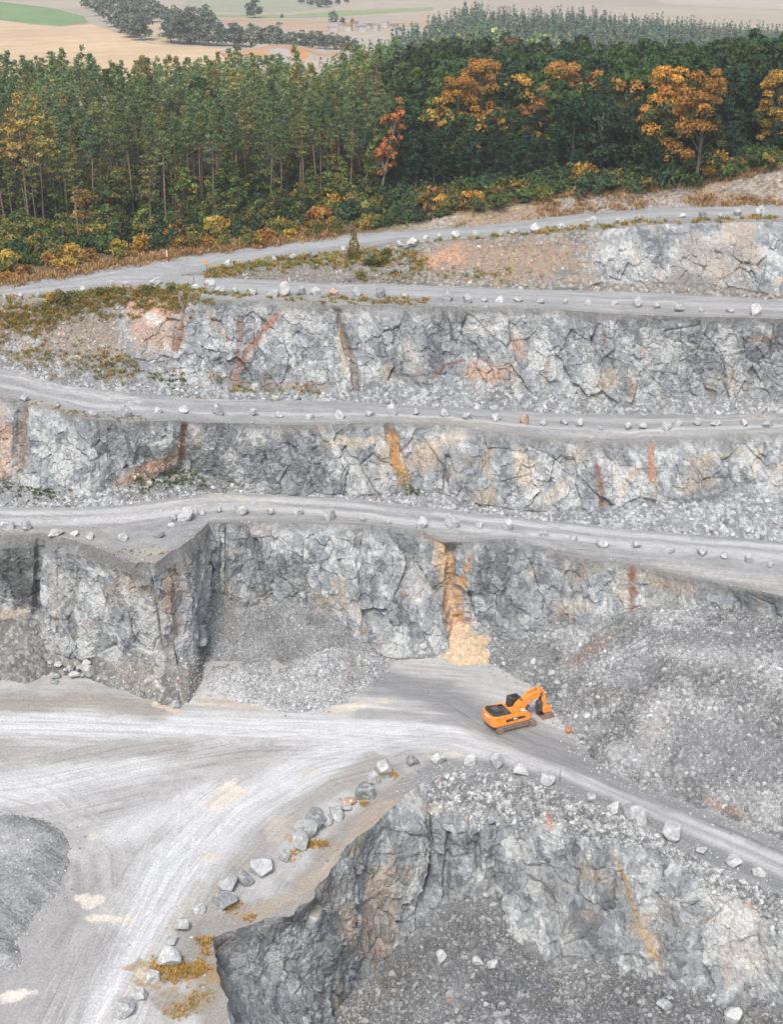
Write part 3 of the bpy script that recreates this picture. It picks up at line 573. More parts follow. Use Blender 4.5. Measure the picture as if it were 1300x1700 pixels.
# ------------------------------------------------------------------ quarry floor
poly = [(-78, 96), (-78, 212), (85, 212), (85, 118)]+[tuple(p[:2]) for p in rLc[::-4]]+[(-13, 96)]
V2, F3 = tri_fill(poly, .27)
def floor_col(X, Y):
    P = np.stack([X, Y, 0*X], -1)
    wl = lambda pts: [tuple(at(a, b, 0.)[:2]) for a, b in pts]
    flows = [wl([(-120, 1185), (150, 1195), (400, 1205), (600, 1215), (760, 1228), (830, 1247), (900, 1273), (1000, 1316), (1100, 1360), (1200, 1402), (1300, 1446), (1430, 1510)]),
             wl([(640, 1235), (520, 1270), (400, 1345), (320, 1430), (260, 1530), (190, 1640), (130, 1760)]), wl([(-150, 1330), (60, 1300), (220, 1265), (400, 1235)])]
    best = np.full(X.shape, 1e9); S = np.zeros(X.shape); D = np.zeros(X.shape)
    for k, f in enumerate(flows):
        d, s, sd = segdist(X, Y, f); c = d < best
        best = np.where(c, d, best); S = np.where(c, s+k*100, S); D = np.where(c, sd+k*50, D)
    st = fbm(np.stack([S/9, D/.8, 0*S], -1), 201, 4, .6); st2 = fbm(np.stack([S/22, D/2.2, 0*S], -1), 206, 4, .6)
    pa = fbm(P/9., 202, 4); fi = fbm(P/.8, 203, 3); mid = fbm(P/3., 204, 4, .6)
    v = .415*(1+.07*st+.16*st2+.2*pa+.12*mid+.1*fi)
    C = np.stack([v*1.0, v*.992, v*.975], -1)
    def stroke(pts, w, c, s, nz=.55):
        nonlocal C
        d, _, _ = segdist(X, Y, wl(pts))
        k = sstep(1.3, .35, d/w+nz*(.5*st2+.4*mid+.5*st))*s
        C = mixc(C, np.asarray(c)*(1+.06*fi+.07*st)[..., None], k)
    WH = (.57, .575, .585)
    stroke([(-120, 1195), (150, 1200), (400, 1206), (600, 1213), (760, 1226)], 4., WH, .95)
    stroke([(700, 1222), (830, 1248), (900, 1275), (1000, 1318), (1100, 1362), (1200, 1403), (1300, 1446), (1430, 1510)], 2.6, (.47, .47, .475), .95, .35)
    stroke([(950, 1288), (1100, 1352), (1300, 1437)], .5, (.28, .28, .285), .5, .3); stroke([(900, 1285), (1100, 1372), (1300, 1462)], .6, (.3, .3, .3), .5, .3)
    stroke([(600, 1235), (480, 1290), (380, 1350), (300, 1440), (250, 1540), (190, 1640), (130, 1740)], 4.6, WH, .9)
    stroke([(-60, 1320), (80, 1300), (220, 1275)], 4.5, WH, .8); stroke([(200, 1380), (290, 1350), (350, 1320)], 3.5, WH, .7); stroke([(250, 1450), (270, 1420)], 3., (.56, .57, .58), .7)
    stroke([(0, 1170), (150, 1160), (260, 1180)], 3.2, (.3, .27, .245), .8); stroke([(-20, 1250), (120, 1255), (300, 1240)], 2.4, (.33, .315, .3), .75); stroke([(450, 1240), (350, 1270)], 2., (.35, .34, .33), .6)
    stroke([(620, 1260), (520, 1330), (400, 1440), (330, 1520), (250, 1650)], 1.8, (.33, .31, .29), .75); stroke([(330, 1470), (230, 1620), (180, 1690)], 1.1, (.42, .38, .34), .6)
    stroke([(90, 1480), (60, 1600), (0, 1700)], 6, (.31, .305, .3), .8); stroke([(170, 1560), (120, 1680)], 2.5, (.34, .335, .33), .7)
    stroke([(620, 1130), (720, 1150), (820, 1200), (900, 1235), (960, 1260)], 4.6, (.235, .238, .242), .95, .4); stroke([(600, 1185), (700, 1190), (800, 1205)], 1.5, (.3, .3, .3), .7)
    stroke([(940, 1255), (1050, 1310), (1150, 1345), (1300, 1410)], 1.8, (.22, .224, .23), .9, .4)
    # bare shoulder along the pit rim
    d, _, _ = segdist(X, Y, [tuple(p) for p in pcr[:, :2]])
    pxx, pyy, _ = proj(P)
    k = sstep(4.6, 2.6, d+.9*mid)*sstep(760, 640, pxx); C = mixc(C, np.array((.285, .265, .245)), k*.9)
    k = sstep(4.2, 2.4, d+.8*mid)*sstep(640, 720, pxx); C = mixc(C, np.array((.235, .24, .245)), k*.95)
    for pts, w, c, s in [([(640, 1335), (560, 1420), (500, 1480), (420, 1520)], 1.3, (.37, .31, .255), .8), ([(480, 1390), (520, 1405)], .8, (.4, .26, .14), .6), ([(250, 1610), (300, 1620), (350, 1620)], 2., (.33, .22, .1), .7), ([(290, 1680), (340, 1660)], 2.2, (.3, .26, .21), .8),
                         ([(380, 1300), (392, 1315), (380, 1325)], 1.3, (.62, .575, .51), 1.), ([(345, 1337), (360, 1340)], .9, (.64, .6, .54), 1.), ([(135, 1490), (150, 1502), (160, 1495)], .8, (.62, .58, .52), 1.), ([(155, 1524), (205, 1528)], .8, (.62, .58, .52), 1.), ([(20, 1652), (50, 1648)], 1.1, (.64, .6, .54), 1.),
                         ([(345, 1425), (355, 1427)], .8, (.6, .56, .5), .9), ([(180, 1625), (190, 1622)], .6, (.62, .58, .52), .9), ([(510, 1280), (518, 1283)], .7, (.6, .56, .5), .8), ([(155, 1388), (156, 1390)], .6, (.6, .56, .5), .9), ([(265, 1168), (285, 1176)], 1.1, (.6, .5, .41), .95), ([(340, 1165), (440, 1174)], 1.2, (.48, .42, .36), .85),
                         ([(560, 1178), (600, 1170), (640, 1166)], .9, (.6, .54, .46), .9), ([(720, 1250), (760, 1252)], .8, (.52, .48, .42), .9), ([(450, 1370), (470, 1360), (460, 1390)], 1., (.46, .42, .37), .7), ([(230, 1615), (245, 1625)], .5, (.58, .52, .44), .8)]:
        dd, _, _ = segdist(X, Y, wl(pts)); k = sstep(1.2, .75, dd/w+1.1*mid+.55*fi+.4*fbm(P/1.6, 208, 3))*s; C = mixc(C, np.asarray(c)*(1+.12*fi+.1*mid)[..., None], k)
    return C, mid, st, np.stack([S, D, 0*S], -1)
fX, fY = V2[:, 0], V2[:, 1]
fc, fm, fst, ffl = floor_col(fX, fY)
rd, _, _ = segdist(fX, fY, [tuple(p[:2]) for p in rLc])
fz = (.12*fm+.04*fst)*sstep(0, 1.5, rd)
o = link('quarry_floor', mesh_np('quarry_floor', np.stack([fX, fY, fz], -1), F3, M_ROAD, np.clip(fc, .01, .75), flow=ffl))
tag(o, 'pale dusty working floor of the quarry streaked by tyre tracks', 'ground', kind='structure')
def tracks():
    wl = lambda pts: np.array([at(a, b, 0.)[:2] for a, b in pts])
    paths = [wl([(-160, 1188), (150, 1198), (400, 1207), (600, 1216), (760, 1229), (830, 1247), (900, 1273), (1000, 1316), (1100, 1360), (1200, 1402), (1300, 1446), (1430, 1510)]), wl([(760, 1222), (640, 1238), (520, 1272), (400, 1347), (320, 1432), (260, 1530), (190, 1640), (130, 1770)]), wl([(-160, 1330), (60, 1300), (220, 1262), (400, 1230), (620, 1218)]), wl([(-150, 1260), (60, 1330), (160, 1420), (170, 1540), (120, 1660), (60, 1780)]), wl([(640, 1150), (720, 1165), (800, 1212), (900, 1262), (1000, 1310)]), wl([(260, 1190), (330, 1290), (300, 1420), (230, 1580), (170, 1760)])]
    V, F, Cc, b = [], [], [], 0; r = np.random.default_rng(5)
    for k in range(74):
        kp = r.choice(6, p=[.25, .27, .15, .15, .1, .08]); pth = paths[kp]; om = 2.4 if kp in (0, 4) else 5.5; sl = np.r_[0, np.cumsum(np.hypot(*np.diff(pth, axis=0).T))]
        L = r.uniform(14, 60); s0 = r.uniform(-5, max(1, sl[-1]-L*.6)); ss = np.arange(max(s0, 0), min(s0+L, sl[-1]), .35)
        if len(ss) < 12: continue
        x = np.interp(ss, sl, pth[:, 0]); y = np.interp(ss, sl, pth[:, 1])
        for _ in range(6): x[1:-1] = (x[:-2]+2*x[1:-1]+x[2:])/4; y[1:-1] = (y[:-2]+2*y[1:-1]+y[2:])/4
        tx, ty = np.gradient(x), np.gradient(y); n = np.hypot(tx, ty)+1e-9; nx, ny = -ty/n, tx/n
        off = r.uniform(-om, om)+min(1.2, om*.25)*np.sin(ss/r.uniform(12, 30)+r.uniform(0, 6)); gain = r.choice([.84, .9, .93, 1.05, 1.07]); w = r.uniform(.13, .24)
        fade = np.clip(np.minimum(np.arange(len(ss)), np.arange(len(ss))[::-1])/10., 0, 1)
        for side in (-1.1, 1.1):
            o_ = off+side; ww = w*(.3+.7*fade)
            A = np.stack([x+nx*(o_-ww), y+ny*(o_-ww)], -1); B = np.stack([x+nx*(o_+ww), y+ny*(o_+ww)], -1); Q = np.stack([A, B], 1).reshape(-1, 2)
            rr, _, _ = segdist(Q[:, 0], Q[:, 1], [tuple(q[:2]) for q in rLc[::6]]); ok = (rr[::2] > 1.6) & (rr[1::2] > 1.6)
            C, m_, st_, fl_ = floor_col(Q[:, 0], Q[:, 1]); z = .12*m_+.04*st_
            lug = 1+.05*np.repeat(np.where(np.arange(len(ss)) % 2, 1, -1), 2)
            g = 1+(gain-1)*np.repeat(fade, 2)*sstep(-.5, .2, fbm(np.stack([Q[:, 0], Q[:, 1], 0*Q[:, 0]], -1)/5., 209, 3))
            V.append(np.stack([Q[:, 0], Q[:, 1], z*sstep(0, 1.5, rr)+.035], -1)); Cc.append(C*(g*lug)[:, None]); i = np.arange(len(ss)-1); i = i[ok[:-1] & ok[1:]]
            F.append(np.stack([2*i, 2*i+1, 2*i+3, 2*i+2], -1)+b); b += len(Q)
    V, F, Cc = np.concatenate(V), np.concatenate(F), np.concatenate(Cc)
    o = link('tyre_tracks', mesh_np('tyre_tracks', V, F, M_SAND, np.clip(Cc, .02, .75))); tag(o, 'crossing wheel tracks pressed into the dusty quarry floor', 'tyre tracks', kind='structure')
tracks()
print('floor', time.time()-T0, len(fX))

# ------------------------------------------------------------------ heaps (height grids standing on the floor)
def heap(name, label, px_poly, hfun, colfun, spacing=.2, mat=M_RUB, smooth=False, cat='heap', kind='stuff', back=(), base=0., zoff=-.15):
    fp = at([a for a, _ in px_poly], [b for _, b in px_poly], base)[:, :2]
    sl = np.r_[0, np.cumsum(np.hypot(*np.diff(fp, axis=0).T))]; tq = np.linspace(0, sl[-1], max(len(fp), int(sl[-1]/spacing/3)))
    fp = np.stack([np.interp(tq, sl, fp[:, i]) for i in (0, 1)], -1)
    kw = max(1, int(len(tq)*.012)); ker = np.ones(2*kw+1)/(2*kw+1)
    fp = np.stack([np.convolve(np.pad(fp[:, i], kw, 'edge'), ker, 'valid') for i in (0, 1)], -1)
    fp += np.stack([fbm(np.stack([tq/(spacing*9), tq*0+i*9., tq*0], -1), 71, 3) for i in (0, 1)], -1)*spacing*2.2
    poly = [tuple(q) for q in fp]+list(back)
    V, F = tri_fill(poly, spacing)
    X, Y = V[:, 0], V[:, 1]
    front = [tuple(q) for q in fp]
    d, _, _ = segdist(X, Y, front)
    P = np.stack([X, Y, 0*X], -1)
    Z = base+zoff+hfun(X, Y, d, P); P[:, 2] = Z
    px, py, _ = proj(P)
    C = colfun(P, px, py, d)
    o = link(name, mesh_np(name, P, F, mat, np.clip(C, .01, .7), smooth=smooth))
    tag(o, label, cat, kind=kind)
    return dict(P=P, px=px, py=py, d=d, C=C, front=fp)
def softmin(a, b, k=.8):
    h = np.clip(.5+.5*(b-a)/k, 0, 1); return b*(1-h)+a*h-k*h*(1-h)
def stonecol(P, tone, cell, seed, spread=.9):
    f, e, ii = facet(P/cell, seed)
    n = fbm(P/4., seed+1, 4)
    v = tone*(.72+.6*spread*ii*sstep(.2, .95, ii)+.35*n+.25*fbm(P/.5, seed+3, 3))
    return np.stack([v, v*1.015, v*1.03], -1)
# muck pile
capx = lut((14, .8), (19, 2.6), (23, 5.5), (27.5, 8.5), (36, 11), (45, 12.2), (57, 13), (75, 13))
def muck_h(X, Y, d, P):
    z = softmin(d*math.tan(math.radians(32.5)), capx(X)+0*d, 2.)
    n = fbm(P/7., 301, 4); n2 = fbm(P/2.2, 302, 3); f, e, i = facet(P/.42, 303); f2, e2, i2 = facet(P/1.1, 304)
    k = sstep(0, 3, d)
    bowl = np.exp(-(((X-44)/6.5)**2+((Y-171)/6)**2))
    return z+k*(1.1*n+.3*n2-1.8*bowl)+sstep(0, .5, d)*(.14*f+.2*f2*sstep(.6, .9, i2))
def muck_c(P, px, py, d):
    C = stonecol(P, .26, .45, 311)
    C = C*(1+.5*sstep(-.3, .5, fbm(P/6., 312, 3)))[:, None]*.85
    return paint(C.astype(np.float32), px, py, P, [([(940, 1108), (970, 1085), (1015, 1053)], 13, (.2, .13, .105), .7), ([(985, 1165), (997, 1142), (1022, 1162)], 15, (.14, .115, .105), .75), ([(1165, 1318), (1188, 1335), (1232, 1350)], 7, (.33, .21, .15), .7), ([(880, 1015), (830, 1060), (900, 1090)], 30, (.17, .176, .18), .7),
        ([(1080, 1150), (1090, 1200), (1080, 1240)], 13, (.36, .345, .325), .6), ([(1100, 1080), (1200, 1085), (1280, 1110)], 20, (.36, .36, .36), .6), ([(1130, 1200), (1200, 1260), (1270, 1250)], 45, (.19, .195, .2), .7), ([(1050, 1040), (1150, 1060), (1300, 1070)], 10, (.18, .185, .19), .7), ([(1030, 1250), (1080, 1265)], 25, (.36, .365, .37), .6), ([(980, 1130), (1060, 1110)], 25, (.21, .215, .22), .6)], 5)
muck_px = [(800, 1096), (830, 1112), (862, 1130), (897, 1150), (915, 1180), (932, 1203), (957, 1228), (988, 1264), (1040, 1292), (1100, 1319), (1150, 1337), (1200, 1354), (1300, 1398), (1440, 1462)]
HM = heap('rubble_heap', 'huge slope of blasted grey rubble beside the excavator', muck_px, muck_h, muck_c, .19, back=[(75, 150), (72, 199), (50, 199.), (36, 201.), (22, 207.), (14, 207)], cat='rubble heap')
# crushed stone heap in the alcove
def alc_h(X, Y, d, P):
    lobes = np.maximum(4.2*np.exp(-(((X+22)/6.)**2+((Y-189.5)/4.6)**2)), 4.9*np.exp(-(((X+8.)/7.8)**2+((Y-193.)/5.6)**2)))+1.6*np.exp(-(((X+15)/4)**2+((Y-187.5)/4.)**2))-1.2*np.exp(-(((X+15.5)/3)**2+((Y-195)/3.)**2))
    scree = np.clip(6.6-(207-Y)*.78+.6*fbm(P/4., 322, 3), 0, 9)*sstep(2, -7, X)
    z = softmin(d*math.tan(math.radians(33)), np.maximum(lobes, scree*.95), 1.2)
    f, e, i = facet(P/.3, 323)
    return z+sstep(0, 2, d)*(.55*fbm(P/3., 321, 4))+sstep(0, .4, d)*.1*f
def alc_c(P, px, py, d):
    C = stonecol(P, .36, .28, 331, .9)
    C = mixc(C, stonecol(P, .245, .28, 335, .7), sstep(-2.2, 2.4, P[:, 1]-198.3+1.6*fbm(P/3., 336, 3)-.12*(P[:, 0]+10)))
    return paint(C.astype(np.float32), px, py, P, [([(505, 1030), (530, 1030), (545, 1035)], 14, (.11, .118, .115), .9), ([(465, 1090), (475, 1085)], 12, (.15, .157, .155), .8), ([(585, 1085), (580, 1135)], 6, (.2, .17, .15), .6), ([(370, 1020), (390, 1050)], 14, (.2, .2, .2), .8), ([(432, 1040), (436, 1042)], 8, (.13, .137, .135), .8), ([(400, 1060), (520, 1052), (560, 1065)], 8, (.2, .205, .205), .6)], 6)
HA = heap('gravel_heap', 'grey crushed stone heap filling the alcove under the tall face', [(330, 1100), (338, 1128), (345, 1150), (395, 1166), (430, 1176), (470, 1184), (530, 1182), (575, 1166), (612, 1142), (642, 1114), (668, 1093), (700, 1080)], alc_h, alc_c, .19, back=[(5, 208.5), (-29, 208.5), (-30, 200)], cat='gravel heap')
# dark fines under the left face
def dark_h(X, Y, d, P):
    ax, ay = at(40, 1085, 5.)[:2]
    z = softmin(d*math.tan(math.radians(37)), np.clip(8.8-.55*np.hypot(X-ax, Y-ay-3.), .2, 9), .6)
    return z+.18*fbm(P/1.5, 341, 4)*sstep(0, 1.5, d)
def dark_c(P, px, py, d):
    n = fbm(P/2., 342, 4); f, e, ii = facet(P/.4, 343)
    C = np.stack([.125*(1+.3*n), .13*(1+.3*n), .13*(1+.3*n)], -1)
    return mixc(C, (.45, .45, .44), (ii > .95)*.8*sstep(.0, .3, n))
HD = heap('spoil_heap', 'dark cone of fine spoil below the left rock face', [(-60, 1105), (-20, 1118), (10, 1124), (35, 1133), (58, 1130), (72, 1122), (82, 1098)], dark_h, dark_c, .2, back=[(-45.5, 203), (-62, 203)], cat='spoil heap')
# gravel stockpile at the left edge
def stock_h(X, Y, d, P):
    z = softmin(d*math.tan(math.radians(36)), 2.5+.7*fbm(P/6., 350, 3), .9)
    return z+(.22*fbm(P/2.6, 351, 4)+.07*fbm(P/.6, 358, 3))*sstep(.2, 1.5, d)
def stock_c(P, px, py, d):
    q = np.stack([P[:, 0]*.9+P[:, 1]*.44, -P[:, 0]*.44+P[:, 1]*.9, 0*P[:, 0]], -1)
    n = fbm(q/np.array([9., 1.6, 1.]), 352, 4, .6); f, e, ii = facet(P/.22, 353); m = fbm(P/2.5, 357, 4)
    v = .29*(1+.28*n*sstep(-.2, .3, m)+.25*m+.55*(ii-.5)); C = np.stack([v, v*1.02, v*1.035], -1)
    return paint(C, px, py, P, [([(-40, 1430), (40, 1395), (90, 1388)], 12, (.42, .42, .42), .7), ([(-20, 1400), (50, 1370)], 10, (.4, .4, .4), .6), ([(20, 1375), (60, 1362)], 8, (.2, .2, .2), .6)], 7)
HS = heap('gravel_stockpile', 'low grey gravel stockpile with a steep curved edge at the floor', [(-10, 1358), (30, 1352), (70, 1360), (100, 1378), (117, 1398), (117, 1425), (110, 1452), (92, 1488), (60, 1520), (48, 1545), (30, 1562)], stock_h, stock_c, .18, back=[(-44.5, 131.5), (-60, 131), (-62, 157)], cat='gravel heap')
HS2 = heap('gravel_stockpile', 'rounded small gravel mound next to the low stockpile', [(-20, 1532), (18, 1552), (33, 1570), (40, 1590), (33, 1606), (15, 1616), (-25, 1620)], lambda X, Y, d, P: softmin(d*.7, 1.5+0*d, .8)+.1*fbm(P/1.5, 355, 4), stock_c, .18, back=[(-50, 126)], cat='gravel heap')
# ochre sand cone at the foot of the gully
cx_, cy_ = at(778, 1085, 0.)[:2]
def sand_h(X, Y, d, P): return softmin(d*.62, 4.9-.6*np.hypot((X-cx_+.4)*1.05, Y-cy_-4.), .9)+.5*fbm(P/1.7, 363, 4)*sstep(0, 1.5, d)+.12*fbm(P/1.2, 361, 3)
HO = heap('sand_heap', 'small ochre sand cone at the foot of the orange gully', [(722, 1086), (736, 1104), (760, 1116), (795, 1117), (818, 1106), (832, 1088)], sand_h, lambda P, px, py, d: mixc(np.array((.52, .39, .27))*(1+.4*fbm(P/.9, 362, 4)[:, None]+.3*fbm(P/.3, 365, 3)[:, None]), np.array((.34, .33, .32)), sstep(1.6, .2, d+1.1*fbm(P/.9, 364, 3))), .2, back=[(15, 205), (6, 205)], mat=M_SAND, smooth=True, cat='sand heap')
print('heaps', time.time()-T0)

# ------------------------------------------------------------------ hill, valley and fields
eX, eY, eZ = rE1[:, 0], rE1[:, 1], rE1[:, 2]
bank_h = lut((-200, .3), (400, .4), (600, .6), (700, 1.2), (800, 2.3), (950, 2.5), (1100, 2.6), (1200, 3.6), (1300, 5.8), (1450, 7))
bpx = np.linspace(-130, 1430, 300); bwx = np.interp(bpx, XS, eX)
def GZ(x, y):
    x = np.asarray(x, float); y = np.asarray(y, float)
    ye = np.interp(x, eX, eY); ze = np.interp(x, eX, eZ); d = y-ye
    bh = bank_h(np.interp(x, bwx, bpx))
    z = ze+bh*sstep(0, 1, d/(bh*2.0+.5))+.5*fbm(np.stack([x/12, y/12, 0*x], -1), 401, 3)*sstep(1, 8, d)
    near = z
    # behind the front: left stays level then falls to the valley, right sinks gently to the far hill
    hillz = np.interp(x, [-60, 0, 40, 90, 200, 400], [44, 47, 47, 46, 38, 34])
    t = sstep(320, 420, y); far = np.where(x < -5, 46, 55.5); far = 46+9.5*sstep(-25, 15, x)
    z = near*(1-t)+t*far
    t2 = sstep(430, 640, y)*sstep(-30, 5, x-(y-560)*.22); z = z*(1-t2)+hillz*t2
    drop = np.maximum(sstep(485, 640, y)*(1-sstep(-32, -6, x-(y-560)*.22)), sstep(770, 930, y))
    z = z*(1-drop)+19.0*drop
    return z+fbm(np.stack([x/60, y/60, 0*x], -1), 402, 3)*1.0*sstep(320, 380, y)
hx = np.linspace(eX[0], eX[-1], 420)
dl = np.r_[0, np.geomspace(.4, 700, 150)]
ye_ = np.interp(hx, eX, eY)
# fan out with distance
fan = 1+dl[:, None]/380.
HX = hx[None]*fan; HY = ye_[None]+dl[:, None]
HX[0] = hx
HZ = GZ(np.clip(HX, eX[0], 1e9) if False else HX, HY)
HZ[0] = np.interp(hx, eX, eZ)
G = np.stack([HX, HY, HZ], -1)
n1, n2, n3 = fbm(G/3., 411, 4), fbm(G/9., 412, 3), fbm(G/.8, 413, 3)
hpx, hpy, _ = proj(G)
C = np.stack([.15*(1+.5*n1), .115*(1+.5*n1), .06*(1+.5*n1)], -1)
dd_ = dl[:, None]+0*HX
bhh = bank_h(np.interp(hx, bwx, bpx))[None]
rb = sstep(1.1, .8, dd_/(bhh*2.+.8)+.3*n1)*sstep(620, 720, hpx)
f, e, ii = facet(G/.6, 414)
bc = np.stack([.27*(.6+.8*ii), .235*(.6+.8*ii), .2*(.6+.8*ii)], -1); bc = mixc(bc, (.28, .2, .13), sstep(-.1, .35, n2+.3*n1)*.75)
C = C*(1-rb[..., None])+bc*rb[..., None]
C = mixc(C, (.24, .15, .055), sstep(-.1, .4, n2)*(1-rb)*.6)
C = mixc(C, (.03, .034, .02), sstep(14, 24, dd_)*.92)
C = mixc(C, (.27, .265, .26), sstep(1.2, .3, dd_+.5*n1))
G[..., 2] += rb*.14*f
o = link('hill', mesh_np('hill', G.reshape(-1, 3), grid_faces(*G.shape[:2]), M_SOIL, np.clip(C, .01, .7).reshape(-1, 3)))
tag(o, 'earthy ground of the wooded hill above the quarry', 'hill', kind='structure')
HILL = dict(C=C, P=G, px=hpx, py=hpy, rb=rb, d=dd_)

vx = np.linspace(-1, 1, 120); vd = np.r_[np.linspace(560, 1700, 110), np.geomspace(1720, 9000, 40)]
VX = vx[None]*(vd[:, None]*.62+60); VY = vd[:, None]+0*VX
def VZ(x, y): return 19.5+2.*fbm(np.stack([x/160, y/160, 0*x], -1), 420, 3)*0+np.clip((y-1700)*.012, 0, 60)
P = np.stack([VX, VY, VZ(VX, VY)], -1)
n = fbm(P/120., 421, 4); n2 = fbm(P/18., 422, 3)
C = np.stack([.42*(1+.12*n+.08*n2), .36*(1+.12*n+.08*n2), .29*(1+.1*n)], -1)
o = link('valley', mesh_np('valley', P.reshape(-1, 3), grid_faces(*P.shape[:2]), M_FIELD, np.clip(C, .02, .6).reshape(-1, 3)))
tag(o, 'pale harvested valley floor beyond the wood', 'valley', kind='structure')
def field(label, pts, col, vary=.1, rows=None, dz=.12):
    poly = [tuple(at(a, b, 19.5)[:2]) for a, b in pts]
    A = np.array(poly); sp = max(3., (A.max(0)-A.min(0)).max()/90)
    V, F = tri_fill(poly, sp)
    P = np.stack([V[:, 0], V[:, 1], 0*V[:, 0]], -1); P[:, 2] = VZ(V[:, 0], V[:, 1])+dz
    q = P*np.array([1/60., 1/9., 1]) if rows is None else np.stack([(P[:, 0]*math.cos(rows)+P[:, 1]*math.sin(rows))/70, (-P[:, 0]*math.sin(rows)+P[:, 1]*math.cos(rows))/7, 0*P[:, 0]], -1)
    n = fbm(q, 431, 4, .6); n2 = fbm(P/70., 432, 3)
    C = np.asarray(col)*(1+vary*1.3*n+vary*n2)[:, None]
    o = link('field', mesh_np('field', P, F, M_FIELD, np.clip(C, .02, .7))); tag(o, label, 'field', kind='structure')
field('green crop field in the far upper left corner', [(-160, -12), (0, 3), (90, 14), (140, 28), (146, 38), (100, 43), (50, 39), (0, 33), (-160, 18)], (.2, .3, .13), .15, .15)
field('golden stubble field just beyond the left half of the wood', [(-200, 16), (0, 34), (50, 41), (100, 45), (150, 40), (205, 58), (245, 72), (285, 76), (330, 78), (400, 82), (372, 130), (-260, 150)], (.6, .44, .28), .12, .25)
field('pale stubble strip between the tree clumps', [(236, 40), (262, 38), (300, 42), (285, 72), (262, 74), (243, 70)], (.52, .4, .27), .1, 1.)
field('tan ploughed strip behind the field trees', [(362, 29), (460, 31), (560, 36), (640, 38), (700, 30), (720, 42), (560, 52), (470, 52), (378, 44)], (.46, .33, .24), .1, .05)
field('thin green meadow strip behind the lone tree', [(335, 24), (480, 25), (560, 18), (720, 12), (720, 17), (560, 27), (480, 30), (350, 28)], (.27, .33, .16), .1, .05)
field('grey green meadow at the far top of the view', [(430, -12), (560, 8), (500, 18), (350, 20), (300, 10), (330, -14)], (.33, .34, .24), .08, .3)
field('pale field in the far upper right corner', [(1060, -8), (1400, -10), (1400, 22), (1250, 14), (1110, 8)], (.5, .42, .36), .08, .02)
# farm track
tp = at([-100, 330, 480, 640, 760], [64, 33, 33, 39, 34], 19.85)
tk = np.concatenate([tp+np.array([0, 2.2, 0]), tp-np.array([0, 2.2, 0])])
o = link('farm_track', mesh_np('farm_track', tk[[1, 2, 3, 4, 6, 7, 8, 9]], np.array([[4, 5, 1, 0], [5, 6, 2, 1], [6, 7, 3, 2]]), M_FIELD, np.full((8, 3), .5))); tag(o, 'thin pale farm track crossing the valley', 'track', kind='structure')
print('hill', time.time()-T0)
#PART2
# ================================================================== loose stones
def icos(sub):
    bm = bmesh.new(); bmesh.ops.create_icosphere(bm, subdivisions=sub, radius=1.)
    bm.verts.ensure_lookup_table()
    V = np.array([v.co[:] for v in bm.verts]); F = np.array([[v.index for v in f.verts] for f in bm.faces], np.int32); bm.free(); return V, F
def stone(V, seed, cuts, lo, hi, stretch=(1, .82, .72)):
    r = np.random.default_rng(seed); V = V.copy()*np.array(stretch)
    for _ in range(cuts):
        n = r.normal(size=3); n /= np.linalg.norm(n); d = r.uniform(lo, hi)*abs(n*np.array(stretch)).sum()**.5*.8
        t = V@n-d; V -= np.maximum(t, 0)[:, None]*n
    return V
I1, FI1 = icos(1); I2, FI2 = icos(2); I3, FI3 = icos(4)
CHIP = [stone(I1, s, 7, .45, .8) for s in range(10)]
CH2 = [stone(I2, 50+s, 9, .45, .8) for s in range(8)]
def rotm(n):
    q = rng.normal(size=(n, 4)); q /= np.linalg.norm(q, axis=1, keepdims=True); w, x, y, z = q.T
    return np.stack([1-2*(y*y+z*z), 2*(x*y-z*w), 2*(x*z+y*w), 2*(x*y+z*w), 1-2*(x*x+z*z), 2*(y*z-x*w), 2*(x*z-y*w), 2*(y*z+x*w), 1-2*(x*x+y*y)], -1).reshape(n, 3, 3)
def stones(name, label, pts, size, tone, lib=CHIP, F=FI1, warm=.02, cat='loose stones', mat=None, follow=.75):
    n = len(pts); k = rng.integers(0, len(lib), n); L = np.stack(lib)
    V = np.einsum('nij,nkj->nki', rotm(n), L[k])*size[:, None, None]+pts[:, None, :]
    c = tone[:, None]*np.array([1, 1.012, 1.02])
    if PICKED[0] is not None: c = c*(1-follow)+follow*1.28*PICKED[0]
    c = c*rng.uniform(.55, 1.5, n)[:, None]
    wm = rng.random(n) < warm; c[wm] = c[wm]*np.array([1.22, .92, .74])
    C = np.repeat(c, L.shape[1], 0)
    FF = (F[None]+(np.arange(n)*L.shape[1])[:, None, None]).reshape(-1, 3)
    o = link(name, mesh_np(name, V.reshape(-1, 3), FF, mat or M_RUB, np.clip(C, .02, .62), smooth=False)); tag(o, label, cat, kind='stuff'); return o
PICKED = [None]
def pick(S, n, w):
    P = S['P'].reshape(-1, 3); w = np.maximum(np.asarray(w, float).ravel(), 0); s = w.sum()
    if s <= 0: return np.zeros((0, 3))
    k = rng.choice(len(P), n, p=w/s); PICKED[0] = np.asarray(S['C']).reshape(-1, 3)[k] if 'C' in S else None
    return P[k]+rng.normal(size=(n, 3))*np.array([.08, .08, .02])
def psize(n, lo, hi, a=2.2): return np.minimum(lo*(1-rng.random(n))**(-1/a), hi)
def area_w(S):   # vertices per ground area are uneven on lofts; weight by cell size
    G = S['P']
    if G.ndim == 2: return np.ones(len(G))
    a = np.linalg.norm(np.gradient(G, axis=1), axis=-1)*np.linalg.norm(np.gradient(G, axis=0), axis=-1); return np.clip(a, 0, np.percentile(a, 98))
vis = lambda S: ((S['px'] > -90) & (S['px'] < 1390) & (S['py'] < 1790))
n = 36000; m = vis(HM)*(.45+.9*sstep(-.2, .4, fbm(HM['P']/5., 501, 3)))
stones('rubble', 'countless grey stones strewn over the huge rubble slope', pick(HM, n, m), psize(n, .09, .55, 2.6), .36+0*np.zeros(n), warm=.004)
